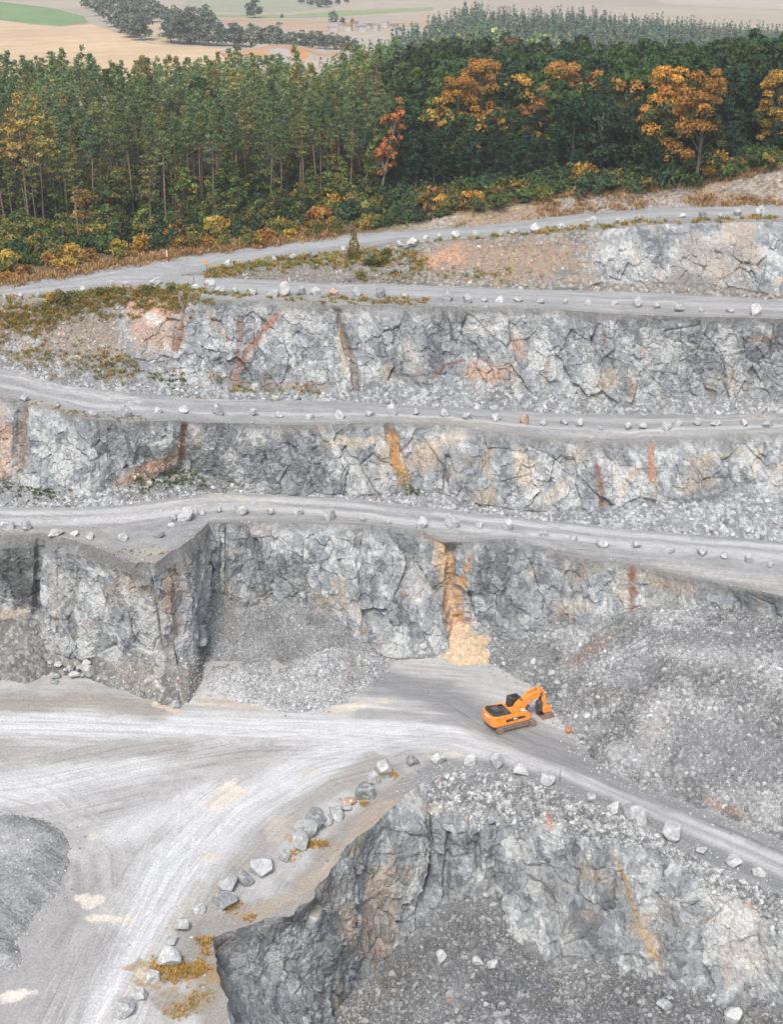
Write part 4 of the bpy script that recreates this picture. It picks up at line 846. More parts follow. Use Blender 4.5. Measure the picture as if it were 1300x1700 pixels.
n = 90; mb = vis(HM)*sstep(7, .5, HM['d'])*(HM['d'] > .3)
stones('rubble', 'bigger broken blocks lying at the toe of the huge rubble slope', pick(HM, n, mb), psize(n, .32, .8, 2.5), .4+np.zeros(n), lib=CH2, F=FI2, warm=.0, follow=.3)
n = 14000; stones('rubble', 'countless pale stones of the crushed stone heap in the alcove', pick(HA, n, vis(HA)), psize(n, .1, .28, 3.2), .38+np.zeros(n), warm=.0)
aw = area_w(PF); n = 30000
stones('rubble', 'countless broken stones on the floor of the lowest pit', pick(PF, n, aw*vis(PF)*(.5+sstep(-.2, .3, fbm(PF['P']/5., 502, 3)))), psize(n, .07, .7, 2.3), .32+np.zeros(n), warm=.008, follow=.5)
aw = area_w(FL); n = 9000
stones('rubble', 'countless stones on the rubble slope under the pit rim boulders', pick(FL, n, aw*FL['rub']*(FL['vt'] < 1.3)*(FL['px'] < 1390)), psize(n, .1, .55, 2.4), .42+np.zeros(n), warm=.006)
for S, nm, nn in ((FC, 'upper', 4200), (FB, 'middle', 4200), (FD, 'topmost', 1800)):
    w = area_w(S)*(1-S['rocky'])*(S['drop'] > .4)*vis(S)*np.where(S['py'] < 700, 1, 1)
    stones('scree', 'countless small stones fallen along the foot of the %s rock face' % nm, pick(S, nn, w), psize(nn, .12, .6, 2.3), .4+np.zeros(nn), warm=.03)
w = area_w(FP)*(1-FP['rocky'])*(FP['px'] > 180); n = 900
stones('scree', 'countless small stones on the fan below the pale buttress', pick(FP, n, w), psize(n, .1, .4, 2.3), .36+np.zeros(n), warm=.04)
w = HILL['rb']*area_w(HILL)*vis(HILL); n = 2200
stones('scree', 'countless stones on the bank above the top haul road', pick(HILL, n, w), psize(n, .1, .5, 2.3), .3+np.zeros(n), warm=.12)
# stones strewn on the shoulders of the roads and along the pit rim
for S, nm in ((R1, 'top'), (R2, 'second'), (R3, 'third'), (R4, 'fourth')):
    n = 900; w = area_w(S)*vis(S)*(sstep(.2, .03, S['t'])+1.4*sstep(.93, .99, S['t'])+.01)
    stones('pebbles', 'small stones scattered over the edges of the %s haul road' % nm, pick(S, n, w)+np.array([0, 0, .02]), psize(n, .06, .28, 2.6), .36+np.zeros(n), warm=.08)
FLO = dict(P=np.stack([fX, fY, fz], -1)); fpx, fpy, _ = proj(FLO['P'])
rimd = rd
n = 5200; w = (sstep(4.2, 1.2, rimd)*sstep(640, 720, fpx)*1.5+sstep(4., 1., rimd)*.16+.004+1.4*sstep(3.2, .6, segdist(fX, fY, [tuple(at(a, b, 0.)[:2]) for a, b in muck_px])[0]))*((fpx > -50) & (fpx < 1380) & (fpy < 1760))
w = w+1.1*sstep(2.2, .3, segdist(fX, fY, [tuple(q) for q in HS['front']])[0])+.5*sstep(1.6, .3, segdist(fX, fY, [tuple(q) for q in HA['front']])[0])
stones('pebbles', 'small stones scattered over the quarry floor and the pit rim', pick(FLO, n, w), psize(n, .07, .32, 2.4), .36+np.zeros(n), warm=.03)

for S, nn in ((HS, 5200), (HS2, 900)):
    w = vis(S)*(.4+1.2*sstep(1.6, .2, S['d'])); PK = pick(S, nn, w); stones('gravel', 'loose gravel grains covering the stockpile by the left edge', PK, psize(nn, .05, .2, 2.8), .3+np.zeros(nn), warm=.0, follow=.9)
PK = pick(HO, 700, vis(HO)); stones('sand_grains', 'ochre lumps lying over the sand cone', PK, psize(700, .06, .28, 2.4), .4+np.zeros(700), warm=.0, follow=.95)
# ================================================================== boulders (every one a thing)
ORD = 'first second third fourth fifth sixth seventh eighth ninth tenth eleventh twelfth thirteenth fourteenth fifteenth sixteenth seventeenth eighteenth nineteenth'.split()
TENS = {20: 'twent', 30: 'thirt', 40: 'fort', 50: 'fift', 60: 'sixt', 70: 'sevent', 80: 'eight', 90: 'ninet'}
def ordinal(k):
    if k < 20: return ORD[k-1]
    t, u = k//10*10, k % 10
    return TENS[t]+('y-'+ORD[u-1] if u else 'ieth')
TINTS = {'pale grey': (.47, .478, .477), 'mid grey': (.38, .39, .396), 'dark grey': (.23, .24, .247), 'reddish': (.45, .31, .24)}
BV = []
for s in range(14):
    r = np.random.default_rng(300+s)
    V = stone(I3, 400+s, int(r.integers(9, 15)), .42, .74, (1, r.uniform(.7, .95), r.uniform(.62, .9)))
    V = V+.06*fbm(V*2.2+s*7, 600+s, 4, .6)[:, None]*V/np.linalg.norm(V, axis=1, keepdims=True)
    V /= np.abs(V[:, 0]).max(); BV.append(V)
BM = {}
def boulder_mesh(k, tint):
    if (k, tint) not in BM:
        V = BV[k]; c = np.asarray(TINTS[tint]); nz = fbm(V*1.8+k*3, 620, 4)
        C = c*(1+.35*nz)[:, None]
        C = mixc(C, (.62, .61, .59), sstep(.15, .5, fbm(V*3.1+k, 621, 3))*.5)
        BM[(k, tint)] = mesh_np('boulder', V, FI3, M_STONE, np.clip(C, .03, .65), smooth=False)
    return BM[(k, tint)]
def boulder(px, py, wpx, zf, label, group, tint, kk=None, flat=1.):
    z = zf(px) if callable(zf) else zf
    base = at(px, py+.3*wpx, z); dep = proj(base)[2]
    r = wpx/2*dep/FPX*(1.32 if z == 0 and wpx > 14 else 1.14)
    k = random.randrange(len(BV)) if kk is None else kk
    o = link('boulder', boulder_mesh(k, tint))
    sz = random.uniform(.8, 1.1)*flat
    o.scale = (r, r*random.uniform(.85, 1.05), r*sz); o.rotation_euler = (random.uniform(-.35, .35), random.uniform(-.35, .35), random.uniform(0, 6.28) if wpx < 30 else random.uniform(-.5, .5))
    hz = np.abs(BV[k][:, 2]).max()*r*sz
    o.location = (base[0], base[1]+r*.3, z+hz*.68)
    tag(o, label, 'boulder', group)
ROWS = [
 ('top', Z1, 'along the top haul road', [(662, 402, 16), (672, 408, 8), (683, 403, 18), (757, 392, 14), (789, 389, 12), (829, 387, 12), (853, 384, 14), (891, 381, 19), (932, 376, 17), (982, 371, 17), (1031, 366, 17), (1064, 362, 16), (1094, 360, 11), (1135, 358, 14), (1166, 358, 14), (1196, 358, 8), (1226, 355, 13), (1261, 354, 18), (379, 440, 14), (410, 438, 10), (454, 429, 12), (485, 426, 12), (519, 422, 14), (572, 414, 10), (706, 395, 12), (729, 396, 9)]),
 ('second', Z2, 'along the second haul road', [(6, 493, 10), (32, 490, 12), (61, 489, 8), (95, 484, 10), (137, 478, 10), (184, 471, 10), (210, 470, 14), (258, 467, 22), (325, 477, 14), (347, 475, 17), (365, 482, 16), (391, 483, 13), (420, 485, 14), (451, 487, 18), (472, 486, 20), (500, 485, 15), (523, 484, 17), (555, 486, 17), (591, 486, 20), (632, 488, 17), (672, 491, 10), (707, 494, 12), (742, 495, 16), (776, 498, 14), (805, 497, 12), (831, 497, 15), (861, 497, 15), (899, 500, 13), (940, 501, 14), (977, 503, 13), (1021, 501, 16), (1058, 506, 14), (1092, 508, 16), (1129, 512, 18), (1166, 514, 14), (1213, 516, 13), (1255, 520, 17)]),
 ('third', Z3, 'along the third haul road', [(40, 662, 16), (93, 670, 18), (151, 685, 16), (208, 688, 18), (261, 681, 16), (306, 681, 17), (361, 683, 20), (419, 685, 16), (464, 688, 16), (514, 691, 18), (564, 689, 19), (615, 686, 18), (652, 685, 16), (691, 684, 15), (737, 686, 16), (777, 691, 17), (823, 694, 17), (871, 698, 18), (903, 701, 14), (937, 701, 14), (962, 702, 20), (998, 709, 12), (1043, 708, 17), (1069, 708, 14), (1107, 707, 21), (1128, 705, 12), (1156, 701, 17), (1190, 702, 18), (1237, 702, 18), (1277, 704, 19)]),
 ('fourth', Z4, 'along the fourth haul road', [(11, 874, 17), (41, 876, 21), (89, 882, 27), (122, 886, 15), (150, 891, 16), (202, 893, 14), (260, 886, 24), (285, 871, 14), (289, 861, 13), (308, 855, 25), (334, 851, 12), (364, 847, 13), (399, 848, 20), (451, 849, 17), (495, 851, 14), (547, 857, 18), (600, 862, 12), (645, 866, 16), (701, 871, 16), (750, 871, 20), (797, 873, 12), (844, 876, 16), (903, 886, 15), (951, 892, 15), (1001, 901, 23), (1056, 906, 14), (1111, 912, 23), (1165, 916, 18), (1205, 923, 16), (1245, 931, 14), (1281, 936, 15)]),
 ('pit', 0., 'along the rim of the lowest pit', [(639, 1277, 28), (620, 1297, 20), (606, 1320, 22), (577, 1330, 20), (562, 1328, 10), (575, 1342, 16), (560, 1352, 22), (539, 1364, 20), (521, 1370, 29), (507, 1383, 31), (500, 1404, 22), (472, 1421, 22), (432, 1441, 36), (402, 1458, 32), (380, 1472, 31), (371, 1497, 34), (329, 1512, 20), (303, 1537, 26), (287, 1564, 20), (277, 1592, 40), (253, 1626, 17), (231, 1652, 23), (205, 1681, 27), (686, 1266, 20), (726, 1261, 21), (778, 1263, 20), (824, 1271, 18), (866, 1280, 26), (910, 1295, 25), (984, 1326, 20), (1022, 1345, 20), (1050, 1351, 22), (1068, 1361, 18), (1115, 1387, 27), (1166, 1412, 17), (1219, 1432, 22), (1261, 1448, 22)]),
 ('pile', .4, 'in the rock pile below the pale buttress', [(82, 1098, 15), (96, 1100, 16), (115, 1108, 17), (129, 1107, 12), (142, 1107, 19), (124, 1117, 21), (146, 1116, 20), (89, 1119, 20), (90, 1131, 13), (162, 1126, 10), (177, 1121, 18), (107, 1112, 8), (136, 1121, 8)]),
]
random.seed(21)
special = {('second', 555): 'reddish', ('third', 871): 'reddish', ('pit', 577): 'reddish', ('third', 208): 'mid grey', ('second', 632): 'dark grey', ('fourth', 750): 'pale grey', ('top', 1094): 'dark grey', ('top', 1064): 'dark grey', ('top', 1166): 'dark grey'}
for rn, zf, where, lst in ROWS:
    lst = sorted(lst); mean = np.mean([b[2] for b in lst])
    for i, (px, py, wp) in enumerate(lst):
        tint = special.get((rn, px)) or random.choices(['pale grey', 'mid grey', 'dark grey'], [.5, .42, .08])[0]
        zz = zf
        if rn == 'pile': zz = max(0., (1131-py)*.035)
        size = 'large ' if wp > mean*1.2 else 'small ' if wp < mean*.8 else ''
        boulder(px, py, wp, zz, f'{size}{tint} boulder, {ordinal(i+1)} from the left {where}', f'boulders {where}', tint, flat=.6 if (rn, px) in (('second', 365), ('fourth', 308), ('fourth', 89), ('fourth', 260)) else 1. if rn == 'pit' else .7 if rn == 'pile' else .95)
boulder(291, 1172, 13, 0., 'lone grey boulder at the foot of the buttress corner', None, 'mid grey')
for px, py, wp, dz, lb in [(820, 1602, 19, -17.5, 'tall pale block standing on the floor of the lowest pit'), (793, 1596, 20, -17.5, 'rounded grey block beside the tall pale one in the pit'), (732, 1593, 16, -17, 'pale block near the inner corner of the pit floor'), (1217, 1687, 30, -15, 'largest pale boulder at the bottom right of the pit'), (1105, 1668, 22, -17, 'reddish tinted grey block left of the largest pit boulder')]:
    k = np.argmin((PF['px']-px)**2+(PF['py']-py-wp*.3)**2); q = PF['P'].reshape(-1, 3)[k]
    boulder(px, py, wp, float(q[2])+.1, lb, None, 'pale grey' if 'pale' in lb else 'mid grey')
# the round orange ball
q = at(944, 1219, 0.); V = I3*.46*np.array([1, 1, .96]); V = V+.02*fbm(V*3, 640, 3)[:, None]*V
o = link('ball', mesh_np('ball', V, FI3, mat_plain('rusty_orange', (.52, .2, .085), .8, 0, .3, 3., .2), smooth=True)); o.location = (q[0], q[1]+.4, .45)
tag(o, 'round orange ball lying on the ground right of the excavator', 'ball')

# ================================================================== simple solid builder
class MB:
    def __init__(s): s.V = []; s.F = []
    def add(s, V, F):
        b = len(s.V); s.V += [tuple(v) for v in V]; s.F += [tuple(b+i for i in f) for f in F]
    def box(s, x0, x1, y0, y1, z0, z1):
        V = [(x, y, z) for z in (z0, z1) for y in (y0, y1) for x in (x0, x1)]
        s.add(V, [(0, 2, 3, 1), (4, 5, 7, 6), (0, 1, 5, 4), (2, 6, 7, 3), (0, 4, 6, 2), (1, 3, 7, 5)])
    def plan(s, poly, z0, z1, top=1.):
        n = len(poly); cx = sum(p[0] for p in poly)/n; cy = sum(p[1] for p in poly)/n
        V = [(x, y, z0) for x, y in poly]+[(cx+(x-cx)*top, cy+(y-cy)*top, z1) for x, y in poly]
        s.add(V, [tuple(range(n-1, -1, -1)), tuple(range(n, 2*n))]+[(i, (i+1) % n, n+(i+1) % n, n+i) for i in range(n)])
    def side(s, prof, y0, y1):
        n = len(prof); V = [(x, y0, z) for x, z in prof]+[(x, y1, z) for x, z in prof]
        s.add(V, [tuple(range(n)), tuple(range(2*n-1, n-1, -1))]+[(i, n+i, n+(i+1) % n, (i+1) % n) for i in range(n)])
    def cyl(s, p, q, r, n=10, r2=None):
        p, q = Vector(p), Vector(q); d = (q-p).normalized(); a = d.orthogonal().normalized(); b = d.cross(a); r2 = r if r2 is None else r2
        V = [p+(a*math.cos(t)+b*math.sin(t))*r for t in (2*math.pi*i/n for i in range(n))]+[q+(a*math.cos(t)+b*math.sin(t))*r2 for t in (2*math.pi*i/n for i in range(n))]
        s.add(V, [tuple(range(n-1, -1, -1)), tuple(range(n, 2*n))]+[(i, (i+1) % n, n+(i+1) % n, n+i) for i in range(n)])
    def build(s, name, mat, parent=None, bevel=0.):
        me = bpy.data.meshes.new(name); me.from_pydata(s.V, [], s.F)
        bm = bmesh.new(); bm.from_mesh(me); bmesh.ops.recalc_face_normals(bm, faces=bm.faces)
        if bevel: bmesh.ops.bevel(bm, geom=bm.edges[:], offset=bevel, segments=1, affect='EDGES', clamp_overlap=True)
        bm.to_mesh(me); bm.free(); me.materials.append(mat); return link(name, me, parent)

# ================================================================== excavator
def dusty(m, amount=.5):
    """grey quarry dust lying in patches on the paint"""
    t = m.node_tree; L = t.links.new; b = next(n for n in t.nodes if n.type == 'BSDF_PRINCIPLED'); src = b.inputs['Base Color'].links[0].from_socket
    tc = N(t, 'ShaderNodeTexCoord'); n1 = N(t, 'ShaderNodeTexNoise', Scale=1.3, Detail=6., Roughness=.7); L(tc.outputs['Object'], n1.inputs['Vector'])
    mr = N(t, 'ShaderNodeMapRange'); mr.inputs[1].default_value = .48; mr.inputs[2].default_value = .75; mr.inputs[3].default_value = .04; mr.inputs[4].default_value = amount; L(n1.outputs['Fac'], mr.inputs[0])
    mx = N(t, 'ShaderNodeMix', _data_type='RGBA'); L(mr.outputs[0], mx.inputs[0]); L(src, mx.inputs[6]); mx.inputs[7].default_value = (.36, .33, .29, 1); L(mx.outputs[2], b.inputs['Base Color']); return m
MO = mat_plain('orange_paint', (.93, .27, .012), .5, 0, .22, 1.6, .4); MK = mat_plain('black_paint', (.02, .021, .022), .5, 0, .4, 3.); MG = mat_plain('dark_glass', (.012, .014, .016), .12, 0, .1, 2., .6)
MT = mat_plain('dusty_track_steel', (.23, .175, .15), .85, 0, .3, 5., .2); MR = mat_plain('worn_rusty_steel', (.27, .17, .13), .75, 0, .35, 4., .25); MS = mat_plain('bright_steel', (.5, .5, .5), .3, .8, .1); MW = mat_plain('white_decal', (.75, .75, .73), .5, 0, .05); MD = mat_plain('dark_steel', (.05, .048, .046), .6, 0, .3)
dusty(MO, .42); dusty(MK, .3); dusty(MD, .5); dusty(MT, .6)
EXH = math.radians(25)
q = at(848, 1203, 0.); EX = empty('excavator', (q[0], q[1], 0), EXH); EX.scale = (1.14, 1.14, 1.07)
tag(EX, 'orange tracked excavator with black engine deck parked beside the rubble slope', 'excavator')
for sy in (1, -1):
    m = MB(); yc = 1.38*sy; pr = []
    for i in range(9): a = math.pi/2+math.pi*i/8; pr.append((-2.25+.52*math.cos(a), .56+.52*math.sin(a)))
    for i in range(9): a = -math.pi/2+math.pi*i/8; pr.append((2.25+.5*math.cos(a), .54+.5*math.sin(a)))
    inner = [(x*.93, .55+(z-.55)*.72) for x, z in pr]; n = len(pr)
    for y0, y1 in ((yc-.32, yc+.32),):
        V = [(x, y0, z) for x, z in pr]+[(x, y1, z) for x, z in pr]+[(x, y0, z) for x, z in inner]+[(x, y1, z) for x, z in inner]
        F = []
        for i in range(n):
            j = (i+1) % n; F += [(i, n+i, n+j, j), (2*n+i, 2*n+j, 3*n+j, 3*n+i), (i, j, 2*n+j, 2*n+i), (n+i, 3*n+i, 3*n+j, n+j)]
        m.add(V, F)
    # grouser bars
    P_ = np.array(pr+[pr[0]]); sl_ = np.r_[0, np.cumsum(np.hypot(*np.diff(P_, axis=0).T))]
    for s in np.arange(.1, sl_[-1], .26):
        x = np.interp(s, sl_, P_[:, 0]); z = np.interp(s, sl_, P_[:, 1]); k = min(np.searchsorted(sl_, s), n); d = P_[k]-P_[k-1]; d /= np.hypot(*d); nx, nz = d[1]*-1, d[0]
        if nx*(x)+nz*(z-.55) < 0: nx, nz = -nx, -nz
        a = .035
        m.add([(x-d[0]*a, yc-.33, z-d[1]*a), (x+d[0]*a, yc-.33, z+d[1]*a), (x+d[0]*a+nx*.05, yc-.33, z+d[1]*a+nz*.05), (x-d[0]*a+nx*.05, yc-.33, z-d[1]*a+nz*.05),
               (x-d[0]*a, yc+.33, z-d[1]*a), (x+d[0]*a, yc+.33, z+d[1]*a), (x+d[0]*a+nx*.05, yc+.33, z+d[1]*a+nz*.05), (x-d[0]*a+nx*.05, yc+.33, z-d[1]*a+nz*.05)],
              [(0, 1, 2, 3), (7, 6, 5, 4), (0, 4, 5, 1), (1, 5, 6, 2), (2, 6, 7, 3), (3, 7, 4, 0)])
    tr = m.build('track', MT, EX)
    w_ = MB(); w_.cyl((-2.25, yc-.2, .56), (-2.25, yc+.36*sy, .56), .36, 14); w_.build('sprocket', MR, tr)
    w_ = MB(); w_.cyl((2.25, yc-.2, .54), (2.25, yc+.34*sy, .54), .34, 14); w_.build('idler', MR, tr)
    for x in (-1.5, -.9, -.3, .3, .9, 1.5):
        w_ = MB(); w_.cyl((x, yc-.2, .34), (x, yc+.25*sy, .34), .16, 10); w_.build('roller', MD, tr)
    w_ = MB(); w_.box(-1.9, 1.9, yc-.2, yc+.2, .42, .78); w_.build('track_frame', MT, tr, .04)
m = MB(); m.box(-1.2, 1.2, -1.1, 1.1, .5, .95); m.cyl((0, 0, .95), (0, 0, 1.22), .8, 18); m.build('undercarriage', MD, EX)
m = MB(); m.plan([(-3.45, -.9), (-3.3, -1.35), (-2.9, -1.58), (-1.7, -1.62), (-1.7, 1.62), (-2.9, 1.58), (-3.3, 1.35), (-3.45, .9)], 1.2, 1.55, 1.03)
m.plan([(-3.53, -.93), (-3.38, -1.39), (-2.95, -1.62), (-1.7, -1.64), (-1.7, 1.64), (-2.95, 1.62), (-3.38, 1.39), (-3.53, .93)], 1.55, 2.72, .985); cw = m.build('counterweight', MO, EX, .05)
m = MB(); m.box(-3.545, -3.52, -.55, .35, 2.28, 2.56); m.build('decal', MW, cw)
m = MB(); m.plan([(-3.3, -.85), (-3.1, -1.25), (-2.8, -1.42), (-.75, -1.45), (-.75, 1.0), (-2.8, 1.42), (-3.1, 1.25), (-3.3, .85)], 2.725, 2.86, .97); dk = m.build('engine_deck', MK, EX, .03)
m = MB(); m.box(-2.7, -1.7, -.6, .6, 2.86, 2.93)
for k in range(5): m.box(-1.5+k*.13, -1.43+k*.13, -.9, .6, 2.86, 2.9)
m.build('vent', MD, dk); m = MB(); m.cyl((-1.6, -.2, 2.86), (-1.6, -.2, 3.3), .09); m.build('exhaust', MD, dk)
m = MB(); m.side([(-1.695, 1.2), (1.7, 1.2), (2.0, 1.5), (1.9, 2.15), (1.2, 2.5), (-.7, 2.62), (-1.695, 2.66)], -1.6, -.5)
m.side([(-1.695, 1.2), (.2, 1.2), (.2, 2.1), (-.2, 2.45), (-1.695, 2.66)], .5, 1.58); m.box(-1.695, 1.6, -.495, .495, 1.2, 1.75); bd = m.build('body', MO, EX, .04)
m = MB(); m.side([(-1.6, 1.68), (1.1, 1.76), (1.25, 1.95), (.5, 2.12), (-1.6, 2.06)], -1.625, -1.603); sp = m.build('side_panel', MK, bd)
m = MB(); m.box(-.55, -.05, -1.645, -1.627, 1.84, 2.04); m.build('decal', MW, bd)
m = MB(); m.box(.9, 1.45, -1.3, -.7, 2.42, 2.56); m.build('filler_cover', MW, bd)
m = MB(); m.box(-1.5, -.5, .62, 1.4, 2.62, 2.86); m.box(-.6, .5, -.42, .42, 1.75, 2.5); m.build('tank', MO, bd, .05)
m = MB()
for x in (-.5, .3, 1.1): m.cyl((x, -1.52, 2.45), (x, -1.52, 2.95), .025, 6)
m.cyl((-.5, -1.52, 2.95), (1.1, -1.52, 2.95), .025, 6); m.build('handrail', MK, bd)
m = MB(); m.side([(.1, 1.25), (1.95, 1.25), (2.2, 1.7), (2.05, 2.7), (1.65, 3.55), (.2, 3.58), (.1, 2.4)], .5, 1.65); cb = m.build('cab', MK, EX, .06)
m = MB(); m.side([(.3, 2.3), (1.9, 2.3), (1.6, 3.35), (.32, 3.37)], .48, .495); m.side([(.3, 2.3), (1.9, 2.3), (1.6, 3.35), (.32, 3.37)], 1.655, 1.67); m.build('window', MG, cb)
m = MB(); m.box(.55, 1.4, .75, 1.4, 3.585, 3.64); m.build('roof_hatch', MG, cb)
for k in range(3):
    m = MB(); m.box(.3, .42, .62+k*.33, .82+k*.33, 3.585, 3.7); m.build('work_lamp', MD, cb)
bo = MB(); bo.side([(.1, 1.9), (.8, 1.62), (1.7, 2.3), (2.5, 2.95), (3.3, 3.35), (4.05, 3.7), (4.15, 4.2), (3.7, 4.5), (2.6, 4.3), (1.7, 3.75), (.7, 2.9)], -.46, .46); boom = bo.build('boom', MO, EX, .04)
for x_, z_, r_ in ((4.0, 4.0, .19), (.58, 1.9, .17)):
    m = MB(); m.cyl((x_, -.55, z_), (x_, .55, z_), r_, 12); m.build('pin', MD, boom)
for sy in (-.52, .52):
    m = MB(); m.cyl((1.5, sy*1.1, 1.6), (2.2, sy*1.1, 2.8), .19); c_ = m.build('boom_cylinder', MK, boom); m = MB(); m.cyl((2.15, sy, 2.85), (2.6, sy, 3.7), .08); m.build('rod', MS, c_)
st = MB(); st.side([(3.5, 4.6), (3.95, 4.85), (4.5, 4.35), (4.85, 3.2), (4.8, 1.75), (4.4, 1.65), (4.2, 2.9), (3.8, 4.0)], -.36, .36); stick = st.build('stick', MO, EX, .04)
m = MB(); m.cyl((2.3, 0, 4.42), (3.2, 0, 4.72), .15); c_ = m.build('stick_cylinder', MO, boom); m = MB(); m.cyl((3.2, 0, 4.72), (3.75, 0, 4.75), .08); m.build('rod', MS, c_)
m = MB(); m.cyl((4.2, -.2, 3.9), (3.95, -.2, 2.9), .19); c_ = m.build('bucket_cylinder', MK, stick); m = MB(); m.cyl((3.95, -.2, 2.9), (3.95, -.2, 1.95), .09); m.build('rod', MS, c_)
m = MB(); m.side([(4.02, 2.05), (4.2, 2.1), (4.55, 1.45), (4.42, 1.35)], -.3, .3); m.side([(4.0, 1.85), (4.85, 1.95), (4.85, 1.78), (4.0, 1.7)], -.33, -.2); m.build('link_arm', MD, stick)
for sy in (-.36, -.12, .12, .36):       # hydraulic hoses sagging from the boom to the stick
    pts = [(1.2+2.6*t_, sy*.9, 3.5+1.1*t_-1.5*t_*(1-t_)*.2) for t_ in np.linspace(0, 1, 6)]
    m = MB()
    for a_, b_ in zip(pts[:-1], pts[1:]): m.cyl(a_, b_, .045, 6)
    m.build('hose', MK, boom)
m = MB(); m.box(.2, 1.35, -.95, -.5, 1.3, 1.95); m.box(1.3, 1.9, -.4, .4, 1.2, 1.7); m.build('pump_housing', MD, EX)
m = MB(); m.side([(3.75, 1.2), (4.35, 1.5), (4.3, 2.6), (3.85, 2.3)], -.5, .5); m.build('bucket_linkage', MD, stick)
bk = empty('bucket', (0, 0, 0)); bk.parent = EX
m = MB(); m.side([(4.2, 1.75), (4.75, 2.05), (5.35, 1.8), (5.55, 1.15), (4.95, .95), (4.3, 1.1)], -.75, .75); m.build('bucket_back', MO, bk, .05)
m = MB(); arc = [(4.95, .95), (5.45, 1.1), (5.75, .62), (5.72, .18), (5.45, .06), (4.25, .05), (4.05, .2), (4.4, 1.1)]
m.side(arc, -.85, -.78); m.side(arc, .78, .85); m.side([(5.45, 1.1), (5.75, .62), (5.72, .18), (5.6, .18), (5.63, .6), (5.36, 1.03)], -.775, .775); m.side([(5.72, .17), (5.45, .055), (4.25, .045), (4.25, .12), (5.42, .13)], -.775, .775); m.side([(5.45, 1.1), (5.36, 1.02), (4.42, 1.02), (4.4, 1.11)], -.775, .775); m.build('bucket_shell', MR, bk)
for k in range(5):
    m = MB(); yy = -.7+k*.35; m.side([(5.7, .2), (5.7, .05), (6.05, .06)], yy-.08, yy+.08); m.build('tooth', MD, bk)

# ================================================================== poles and markers
def marker(name, label, cat, px, py, z, h, r, mat, extra=None):
    q = at(px, py, z); o = empty(name, tuple(q)); tag(o, label, cat)
    m = MB(); m.cyl((0, 0, -.2), (0, 0, h), r, 8); m.build('post', mat, o)
    if extra: extra(o, h)
MPW = mat_plain('white_post', (.7, .7, .68), .6); MPR = mat_plain('red_band', (.45, .1, .05), .6); MPG = mat_plain('grey_pole', (.14, .14, .14), .6); MPO = mat_plain('orange_sign', (.85, .3, .03), .5)
def band(o, h): m = MB(); m.cyl((0, 0, .15), (0, 0, h*.42), .115, 8); m.build('red_band', MPR, o)
def plate(o, h):
    m = MB(); m.side([(-.42, h+.3), (0, h-.12), (.42, h+.3), (0, h+.72)], -.03, -.0); s = m.build('sign_plate', MPO, o)
marker('marker_post', 'white post with red lower half beside the yellow bushes', 'marker post', 277, 434, float(Z1(277))+.1, 2.2, .1, MPW, band)
marker('road_sign', 'small orange sign on a thin post where the two roads meet', 'road sign', 343, 450, float(Z1(343)), 1.3, .06, MPG, plate)
marker('pole', 'thin grey pole among the weeds at the road junction', 'pole', 322, 478, float(Z2(322)), 2.1, .055, MPG)
marker('pole', 'thin dark pole standing on the rim of the lowest pit', 'pole', 930, 1297, 0., 1.7, .05, MPG)
print('objects', time.time()-T0)
# ================================================================== trees
def unit(A): return A/(np.linalg.norm(A, axis=-1, keepdims=True)+1e-9)
def cards(c, size, bias, r, flat=1.):
    n = len(c); nrm_ = unit(bias+r.normal(size=(n, 3))*.75); t = unit(np.cross(nrm_, r.normal(size=(n, 3)))); b = np.cross(nrm_, t)
    s = (size*r.uniform(.6, 1.25, n))[:, None]; k = r.uniform(.45, .9, n)[:, None]*flat
    V = np.stack([c-t*s, c-b*s*k+t*s*.15, c+t*s, c+b*s*k-t*s*.1], 1).reshape(-1, 3)
    return V, np.arange(4*n, dtype=np.int32).reshape(-1, 4)
def tube(pts, rad, n=6):
    V, F = [], []
    for i, (p, r) in enumerate(zip(pts, rad)):
        p = Vector(p); d = (Vector(pts[min(i+1, len(pts)-1)])-Vector(pts[max(i-1, 0)])).normalized(); a = d.orthogonal().normalized(); b = d.cross(a)
        V += [tuple(p+(a*math.cos(t)+b*math.sin(t))*r) for t in (2*math.pi*k/n for k in range(n))]
        if i: F += [((i-1)*n+k, (i-1)*n+(k+1) % n, i*n+(k+1) % n, i*n+k) for k in range(n)]
    return np.array(V), np.array(F, np.int32)
class Acc:
    def __init__(s): s.V = []; s.F = []; s.C = []; s.n = 0
    def add(s, V, F, C):
        s.V.append(V); s.F.append(F+s.n); s.C.append(np.broadcast_to(C, V.shape) if np.ndim(C) == 1 else C); s.n += len(V)
    def arr(s): return np.concatenate(s.V), np.concatenate(s.F), np.concatenate(s.C)
def jit(base, n, r, v=.3): return np.asarray(base)*(1+r.uniform(-v, v, n))[:, None]*(1+r.uniform(-.1, .1, (n, 3)))
M_BARK = mat_ground('bark', fine=3., contrast=.35, bump=.6, bscale=5.)
